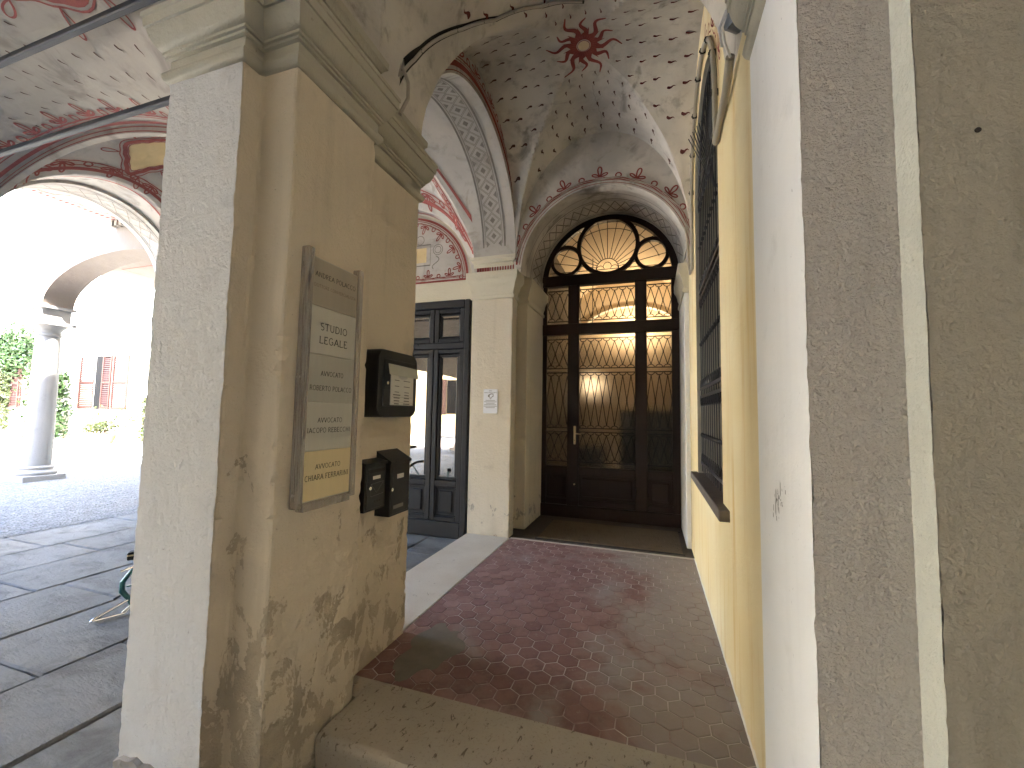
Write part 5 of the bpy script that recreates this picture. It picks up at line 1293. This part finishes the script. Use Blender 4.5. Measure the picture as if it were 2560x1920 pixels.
def ex2(d, x):
    MB().bbox(x+.0005, 2.115, 1.160, x+.003, 2.180, 1.185, .0005).build("name_card", 'paper', d); lock(d, x, 2.065, 1.105); MB().bbox(x+.0005, 2.085, .992, x+.002, 2.185, 1.012, .0005).build("viewing_slit", 'inkgrey', d)
small_box("tall narrow black letter box with sloping lid, the lower right one", 2.056, 2.253, .953, 1.262, .098, .055, ex2)

# ================================================================== CCTV NOTICE on the far pier
sg = thing("surveillance_sign", "small white video surveillance notice with camera pictogram on the far pier", "sign", (-1.77, YF, 1.68))
MB().bbox(-1.858, YF-.008, 1.537, -1.682, YF-.002, 1.818, .001).build("board", 'signwhite', sg)
sfn = lambda s_, t_: (s_, YF-.0088, t_)
m_ = MB(); text(m_, -1.77, 1.793, .011, sfn, "AREA", .5, .040, False, .2); text(m_, -1.77, 1.772, .0105, sfn, "VIDEOSORVEGLIATA", .5, .155, False, .2)
for i, (a, b) in enumerate(((.12, 1.688), (.155, 1.671), (.105, 1.654), (.15, 1.637), (.165, 1.620), (.115, 1.603))): m_.ribbon([(-1.77-a/2, b), (-1.77+a/2, b)], .0055, sfn)
m_.build("lettering", 'inkgrey', sg)
m_ = MB(); m_.poly([(-1.79+.013*cos(2*pi*i/16), 1.738+.013*sin(2*pi*i/16)) for i in range(16)], sfn)
m_.ribbon([(-1.795, 1.748), (-1.765, 1.762), (-1.738, 1.762), (-1.736, 1.735), (-1.752, 1.73)], .010, sfn); m_.ribbon([(-1.775, 1.722), (-1.765, 1.712), (-1.755, 1.718), (-1.750, 1.732)], .007, sfn); m_.ribbon([(-1.785, 1.728), (-1.772, 1.702), (-1.760, 1.706)], .005, sfn)
m_.build("camera_pictogram", 'inkgrey', sg)
for a, b in ((-1.85, 1.81), (-1.69, 1.81), (-1.85, 1.545), (-1.69, 1.545)): MB().tube([(a, YF-.0085, b), (a, YF-.0105, b)], .003, 8).build("screw", 'metal', sg)

# ================================================================== CABLES AND CONDUITS
cb_ = thing("vault_cable", "pale cable rising from the pier cornice and crossing the corridor vault", "cable", (-1.4, 2.1, 3.3))
key = [(-1.474, 2.09), (-1.43, 2.20), (-1.25, 2.51), (-1.09, 2.73), (-.79, 2.95), (-.45, 3.07)]; cpts = []
for i in range(len(key)-1):
    for q in range(8): t_ = q/8; cpts.append((key[i][0]*(1-t_)+key[i+1][0]*t_, key[i][1]*(1-t_)+key[i+1][1]*t_))
pts = [(XP+.01, 1.99, CZ+.30), (XP+.035, 2.03, CZ+.42), (-1.40, 2.10, 3.55), (-1.455, 2.12, 3.68), (-1.462, 2.10, 3.80)]+[(x, y, vaultC(x, y)-.018) for x, y in cpts[1:]]
MB().tube(pts, .011, 8).build("sheath", 'cable', cb_, smooth=True)
c2 = MB()
for x, y in cpts[3::6]: z = vaultC(x, y)-.014; c2.box(x-.010, y-.005, z-.012, x+.010, y+.005, z+.010)
c2.build("clips", 'iron', cb_)
tr = MB(); tr.ribbon([(x+.012, y+.022) for x, y in cpts], .030, lambda x, y: (x, y, vaultC(x, y)-.006)); tr.build("cable_shadow", 'ink', cb_)  # dark ribbon painted on the vault as the cable's shadow
cd = thing("wall_conduit", "grey beige conduit hung from the right cornice and looped over the window arch", "conduit", (XR, 2.4, 3.2))
XC = XR-.022
pt = [(XC-.02, 2.06, 3.22), (XC-.008, 2.25, 3.20), (XC, 2.55, 3.215), (XC, 2.665, 3.19), (XC, 2.69, 3.24)]
MB().tube(pt, .020, 10).build("lower_run", 'conduit', cd, smooth=True)
CR_ = WR+.085
arcp = [(XC, WY-CR_*cos(pi*i/30), WZ+CR_*sin(pi*i/30)) for i in range(31)]
MB().tube([(XC, WY-CR_, 3.21)]+arcp+[(XC, WY+CR_, 3.1), (XC, WY+CR_+.02, 2.95)], .016, 10).build("arch_run", 'conduit', cd, smooth=True)
m_ = MB()
for i in range(0, 31, 4): q = arcp[i]; m_.tube([(q[0]-.02, q[1]-.008, q[2]), (q[0]-.02, q[1]+.008, q[2])], .006, 6); m_.box(q[0]-.019, q[1]-.006, q[2]-.02, q[0]+.02, q[1]+.006, q[2]+.02)
m_.build("clips", 'iron', cd)
MB().tube([(XC, WY+CR_+.02, 2.95), (XC-.005, 4.40, 2.95), (XC-.01, 4.50, 3.1), (XC-.02, 4.50, 3.35), (XC-.04, YF-.02, 3.48)], .012, 8).build("far_run", 'conduit', cd, smooth=True)
jb = MB().tube([(XC-.045, 1.93, 3.30), (XC+.01, 1.97, 3.30)], .045, 14).build("junction_box", 'plastic', cd)
MB().tube([(XC-.05, 1.90, 3.32), (XC-.07, 1.94, 3.27), (XC-.05, 2.0, 3.24), (XC-.02, 2.06, 3.22)], .006, 6).tube([(XC-.055, 1.92, 3.33), (XC-.08, 1.96, 3.29), (XC-.06, 2.02, 3.245)], .006, 6).build("loose_wires", 'wirewhite', cd)
wr = thing("arch_wires", "thin bundle of wires pinned along the painted arch above the door", "wires", (ECX, YF, 3.6))
for k_ in range(3):
    rr_ = random.Random(k_); MB().tube([(ECX+(ER+.045+.012*k_+.008*sin(i*1.1+k_))*cos(pi*(.04+.92*i/40)), YF-.004-.004*k_, EZ+(ER+.045+.012*k_+.008*sin(i*1.1+k_))*sin(pi*(.04+.92*i/40))) for i in range(41)], .0035, 5).build("wire", 'conduit', wr)

# ================================================================== BICYCLE behind the pier
bk = thing("bicycle", "teal bicycle mostly hidden behind the foreground pier, pedal and kickstand showing", "bicycle", (-3.62, 2.16, 0))
axd = Vector((-.86, .51, 0)); ang_ = radians(-13); axd = Vector((axd.x*cos(ang_)-axd.y*sin(ang_), axd.x*sin(ang_)+axd.y*cos(ang_), 0)).normalized()
lat = Vector((-.51, -.86, 0)).normalized(); org = Vector((-3.592, 2.235, 0))
def bp(l, y, z): return tuple(org+axd*y+lat*l+Vector((0, 0, z)))
def wheel(c, r):
    wh = MB().tube([bp(0, c+r*cos(2*pi*i/36), r+.005+r*sin(2*pi*i/36)-.0) for i in range(36)], .018, 8, True, True).build("tyre", 'rubber', bk)
    MB().tube([bp(0, c+(r-.022)*cos(2*pi*i/36), r+.005+(r-.022)*sin(2*pi*i/36)) for i in range(36)], .009, 6, True, True).build("rim", 'chrome', wh)
    m_ = MB()
    for i in range(18): m_.tube([bp(.02 if i % 2 else -.02, c, r), bp(0, c+(r-.02)*cos(2*pi*i/18), r+(r-.02)*sin(2*pi*i/18))], .0012, 4)
    m_.build("spokes", 'chrome', wh)
wheel(0.62, .31); wheel(1.66, .31)
fr_ = MB(); fr_.tube([bp(0, 1.02, .29), bp(0, .86, .80)], .016, 8).tube([bp(0, 1.02, .29), bp(0, 1.40, .55), bp(0, 1.50, .85)], .018, 8).tube([bp(0, .92, .62), bp(0, 1.30, .58), bp(0, 1.49, .80)], .014, 8)
for s_ in (-1, 1): fr_.tube([bp(0, 1.02, .29), bp(s_*.05, .62, .31)], .010, 6).tube([bp(0, .88, .70), bp(s_*.05, .62, .31)], .008, 6).tube([bp(0, 1.52, .72), bp(s_*.05, 1.66, .31)], .011, 6)
fr_.build("frame", 'teal', bk)
# fork-shaped carrier stay and pedal that peep out past the pier
MB().tube([bp(.02, .10, .40), bp(.115, .10, .33), bp(.175, .10, .235), bp(.175, .10, .17), bp(.13, .10, .10), bp(.11, .10, .04)], [.012, .014, .017, .019, .016, .012], 8).tube([bp(.15, .10, .20), bp(.05, .10, .20)], .007, 6).build("carrier_stay", 'teal', bk)
MB().tube([bp(.03, .10, .36), bp(.18, .06, .325)], .009, 8).tube([bp(.06, .10, .40), bp(.085, .10, .37)], .012, 8).build("crank", 'chrome', bk)
pd = MB().bbox(-.05, -.035, -.018, .05, .035, .018, .006); 
po = MB(); po.v = [bp(.10+x*1.0, .08+y, .43+z*1.6) for x, y, z in pd.v]; po.f = pd.f; ped = po.build("pedal", 'rubber', bk)
q = MB().box(-.048, -.037, -.004, .048, -.0355, .004); po = MB(); po.v = [bp(.10+x, .08+y, .437+z*1.5) for x, y, z in q.v]; po.f = q.f; po.build("reflector", 'reflector', ped)
MB().tube([bp(.10, .10, .115), bp(.30, .06, .022), bp(.315, .06, .016), bp(.30, .06, .012), bp(.14, .08, .014), bp(.09, .10, .09)], .009, 8).tube([bp(.16, .08, .02), bp(.08, .10, .09)], .007, 6).build("kickstand", 'chrome', bk)
MB().tube([bp(.18, .10, .14), bp(.215, .09, .125)], .008, 8).build("stand_foot", 'rubber', bk)
MB().lathe([(.0, 0), (.06, .01), (.075, .03), (.06, .055), (.0, .06)], 0, 0, 16).build("saddle", 'rubber', None)
sd = bpy.data.objects["saddle"]; sd.parent = bk; sd.location = Vector(bp(0, .84, .86))-Vector(bk.location); sd.scale = (1, 1.7, 1); sd.rotation_euler = (0, 0, atan2(axd.y, axd.x)-pi/2)
MB().tube([bp(0, .86, .80), bp(0, .84, .87)], .012, 8).build("seat_post", 'chrome', bk)
MB().tube([bp(.22, 1.42, 1.0), bp(.20, 1.50, 1.0), bp(0, 1.56, .96), bp(-.20, 1.50, 1.0), bp(-.22, 1.42, 1.0)], .011, 8).tube([bp(0, 1.50, .82), bp(0, 1.54, .96)], .013, 8).build("handlebar", 'chrome', bk)

# ================================================================== COURTYARD BACKGROUND
def leaves(n, f, size, seed, vert=False):
    rr_ = random.Random(seed); m_ = MB()
    for _ in range(n):
        p_ = Vector(f(rr_)); a = Vector((rr_.gauss(0, 1), rr_.gauss(0, 1), rr_.gauss(0, 1))).normalized(); b = a.cross(Vector((rr_.gauss(0, 1), rr_.gauss(0, 1), rr_.gauss(0, 1)))).normalized()
        s_ = size*rr_.uniform(.6, 1.3); m_.add([p_-a*s_, p_+b*s_*.5, p_+a*s_, p_-b*s_*.5], [(0,1,2,3)])
    return m_
YW = 12.0
hs = thing("garden_house", "sunlit cream house across the courtyard with red brown louvred shutters", "house", (-24, YW, 0))
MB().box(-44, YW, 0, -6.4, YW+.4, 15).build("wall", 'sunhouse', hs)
MB().box(-44, YW-.5, 15, -6.4, YW+4, 15.2).build("roof", 'roof', hs)
MB().box(-44, YW-.04, 5.36, -6.4, YW-.002, 5.46).build("string_course", 'sunhouse', hs)
MB().tube([(-20.7, YW-.07, .1), (-20.7, YW-.07, 8.4)], .05, 10).build("downpipe", 'greypale', hs)
for zz in (2.0, 4.4, 6.8): MB().tube([(-20.7, YW-.07, zz), (-20.7, YW-.07, zz+.05)], .062, 10).build("pipe_bracket", 'greypale', hs)
def shutter(x0, x1, z0, z1, yy, par):
    s_ = MB().box(x0, yy-.05, z0, x0+.07, yy, z1).box(x1-.07, yy-.05, z0, x1, yy, z1).box(x0+.07, yy-.05, z0, x1-.07, yy, z0+.08).box(x0+.07, yy-.05, z1-.08, x1-.07, yy, z1).box(x0+.07, yy-.05, (z0+z1)/2-.04, x1-.07, yy, (z0+z1)/2+.04).build("shutter", 'shutter', par)
    n_ = int((z1-z0-.16)/.085)
    for i in range(n_):
        z = z0+.09+i*.085
        MB().add([(x0+.07, yy-.045, z), (x1-.07, yy-.045, z), (x1-.07, yy-.008, z+.06), (x0+.07, yy-.008, z+.06)], [(0,1,2,3)]).build("slat", 'shutter', s_)
for cx, hw in ((-23.2, .56), (-30.2, .6)):
    wn = MB().box(cx-hw-.08, YW-.03, 1.30, cx+hw+.08, YW-.002, 3.86).build("window", 'limewash', hs)
    MB().box(cx-hw, YW-.045, 1.38, cx+hw, YW-.031, 3.78).build("pane", 'windowdark', wn)
    shutter(cx-.02, cx+hw+.02, 1.38, 3.78, YW-.05, hs); shutter(cx-hw-1.15, cx-hw-.05, 1.38, 3.78, YW-.002, hs); shutter(cx+hw+.06, cx+hw+1.1, 1.38, 3.78, YW-.002, hs)
wing = thing("side_house", "yellow house wing closing the courtyard behind the camera's left", "house", (-30, -16, 0))
MB().box(-44, -15.4, 0, -9, -15, 9).build("wall", 'houseyellow', wing); MB().box(-45, -15, 0, -44.4, YW, 15).build("side_wall", 'sunhouse', wing)
for i in range(6):
    cx = -12-i*4.5
    wn = MB().box(cx-.6, -14.99, 1.4, cx+.6, -14.95, 3.6).build("window", 'windowdark', wing); MB().box(cx-1.25, -14.99, 1.35, cx-.65, -14.94, 3.65).box(cx+.65, -14.99, 1.35, cx+1.25, -14.94, 3.65).build("shutter_pair", 'shutter', wn)
iv = thing("ivy", "mass of ivy covering the house wall left of the stone column", "ivy", (-30.5, YW, 0))
leaves(2600, lambda r_: (-31.5+abs(r_.gauss(0, 1.4))*1.2, YW-.05-r_.random()*.25, 4.2+r_.gauss(0, .55)), .11, 1).build("foliage", 'leaf', iv)
leaves(1500, lambda r_: (-32.3+r_.random()*2.2, YW-.05-r_.random()*.2, .2+r_.random()*4), .10, 2).build("lower_foliage", 'leafpale', iv)
MB().tube([(-31.8, YW-.06, 0), (-31.6, YW-.08, 2), (-30.8, YW-.08, 4)], [.05, .04, .02], 6).build("stem", 'bark', iv)
sh1 = thing("climbing_shrub", "dense green upright shrub just right of the stone column", "shrub", (-25.4, YW-.7, 0))
leaves(4200, lambda r_: (lambda z: (-25.6+r_.gauss(0, .42)*(1.1-.12*z), YW-.75+r_.gauss(0, .28), z))(r_.random()**.9*2.95+.1), .10, 3).build("foliage", 'leaf', sh1)
MB().tube([(-25.5, YW-.75, 0), (-25.6, YW-.75, 1.5), (-25.5, YW-.75, 2.6)], [.05, .04, .02], 6).build("stem", 'bark', sh1)
def pot(x, y, r, h, label, plant, seed, mat='terra', psz=.5):
    t_ = thing("flower_pot", label, "flower pot", (x, y, 0), "pots along the house wall")
    MB().lathe([(r*.62, .0), (r*.92, h*.7), (r, h*.86), (r*1.08, h*.86), (r*1.08, h), (r*.95, h), (r*.9, h*.8)], x, y, 24, False).build("pot", mat, t_, smooth=True)
    MB().tube([(x, y, h*.5), (x+.05, y, h+psz*.6)], [.03, .015], 6).build("stem", 'bark', t_)
    leaves(plant, lambda r_: (x+r_.gauss(0, psz*.45), y+r_.gauss(0, psz*.45), h+psz*.55+r_.gauss(0, psz*.28)), .07, seed).build("foliage", 'leafpale', t_)
pot(-22.0, 11.25, .42, .32, "low pale bowl with a spreading plant under the shutters", 420, 5, 'strip', .55)
pot(-21.15, 11.1, .40, .42, "terracotta pot with leafy plant under the shutters", 420, 6, 'terra', .6)
pot(-20.75, 11.5, .26, .65, "tall grey pot with a small bare tree beside the downpipe", 160, 7, 'roughstone', .9)
vn = thing("wall_climber", "thin reddish climber on the wall beside the downpipe", "climber", (-19.9, YW-.1, 0))
leaves(380, lambda r_: (-20.1+r_.gauss(0, .14), YW-.1-r_.random()*.12, r_.random()*1.9), .07, 8).build("foliage", 'leafpale', vn)
MB().tube([(-20.1, YW-.1, 0), (-20.05, YW-.1, 1.8)], [.03, .01], 6).build("stem", 'bark', vn)
for bi, (bx, by, lb) in enumerate(((-24.4, 8.9, "parked bicycle standing at the far left behind the stone column"), (-26.0, 9.8, "second parked bicycle farther back near the ivy"))):
    t_ = thing("parked_bicycle", lb, "bicycle", (bx, by, 0), "bicycles parked in the courtyard")
    for c in (-.52, .52):
        wh = MB().tube([(bx+c+.33*cos(2*pi*i/28), by, .34+.33*sin(2*pi*i/28)) for i in range(28)], .018, 6, True, True).build("tyre", 'rubber', t_)
        m_ = MB()
        for i in range(10): m_.tube([(bx+c, by, .34), (bx+c+.32*cos(2*pi*i/10), by, .34+.32*sin(2*pi*i/10))], .002, 3)
        m_.build("spokes", 'metal', wh)
    MB().tube([(bx-.52, by, .34), (bx-.05, by, .30), (bx-.18, by, .85), (bx-.52, by, .34)], .014, 6).tube([(bx-.05, by, .30), (bx+.38, by, .82), (bx-.15, by, .72)], .014, 6).tube([(bx+.52, by, .34), (bx+.36, by, .95)], .013, 6).build("frame", 'iron', t_)
    MB().bbox(bx-.32, by-.07, .88, bx-.05, by+.07, .94, .02).build("saddle", 'rubber', t_); MB().tube([(bx+.30, by-.28, 1.02), (bx+.38, by, .98), (bx+.30, by+.28, 1.02)], .012, 6).build("handlebar", 'chrome', t_)
lf_ = thing("wall_lantern", "small dark lantern bracket high on the sunlit arch wall at far left", "lantern", (-12.3, 4.9, 3.9))
MB().tube([(-12.35, 5.0, 4.12), (-12.45, 4.7, 4.16), (-12.5, 4.5, 4.10)], .012, 6).build("bracket", 'iron', lf_); MB().lathe([(.03, 3.92), (.06, 3.98), (.07, 4.08), (.01, 4.13)], -12.5, 4.5, 8, False).build("lamp_head", 'iron', lf_)
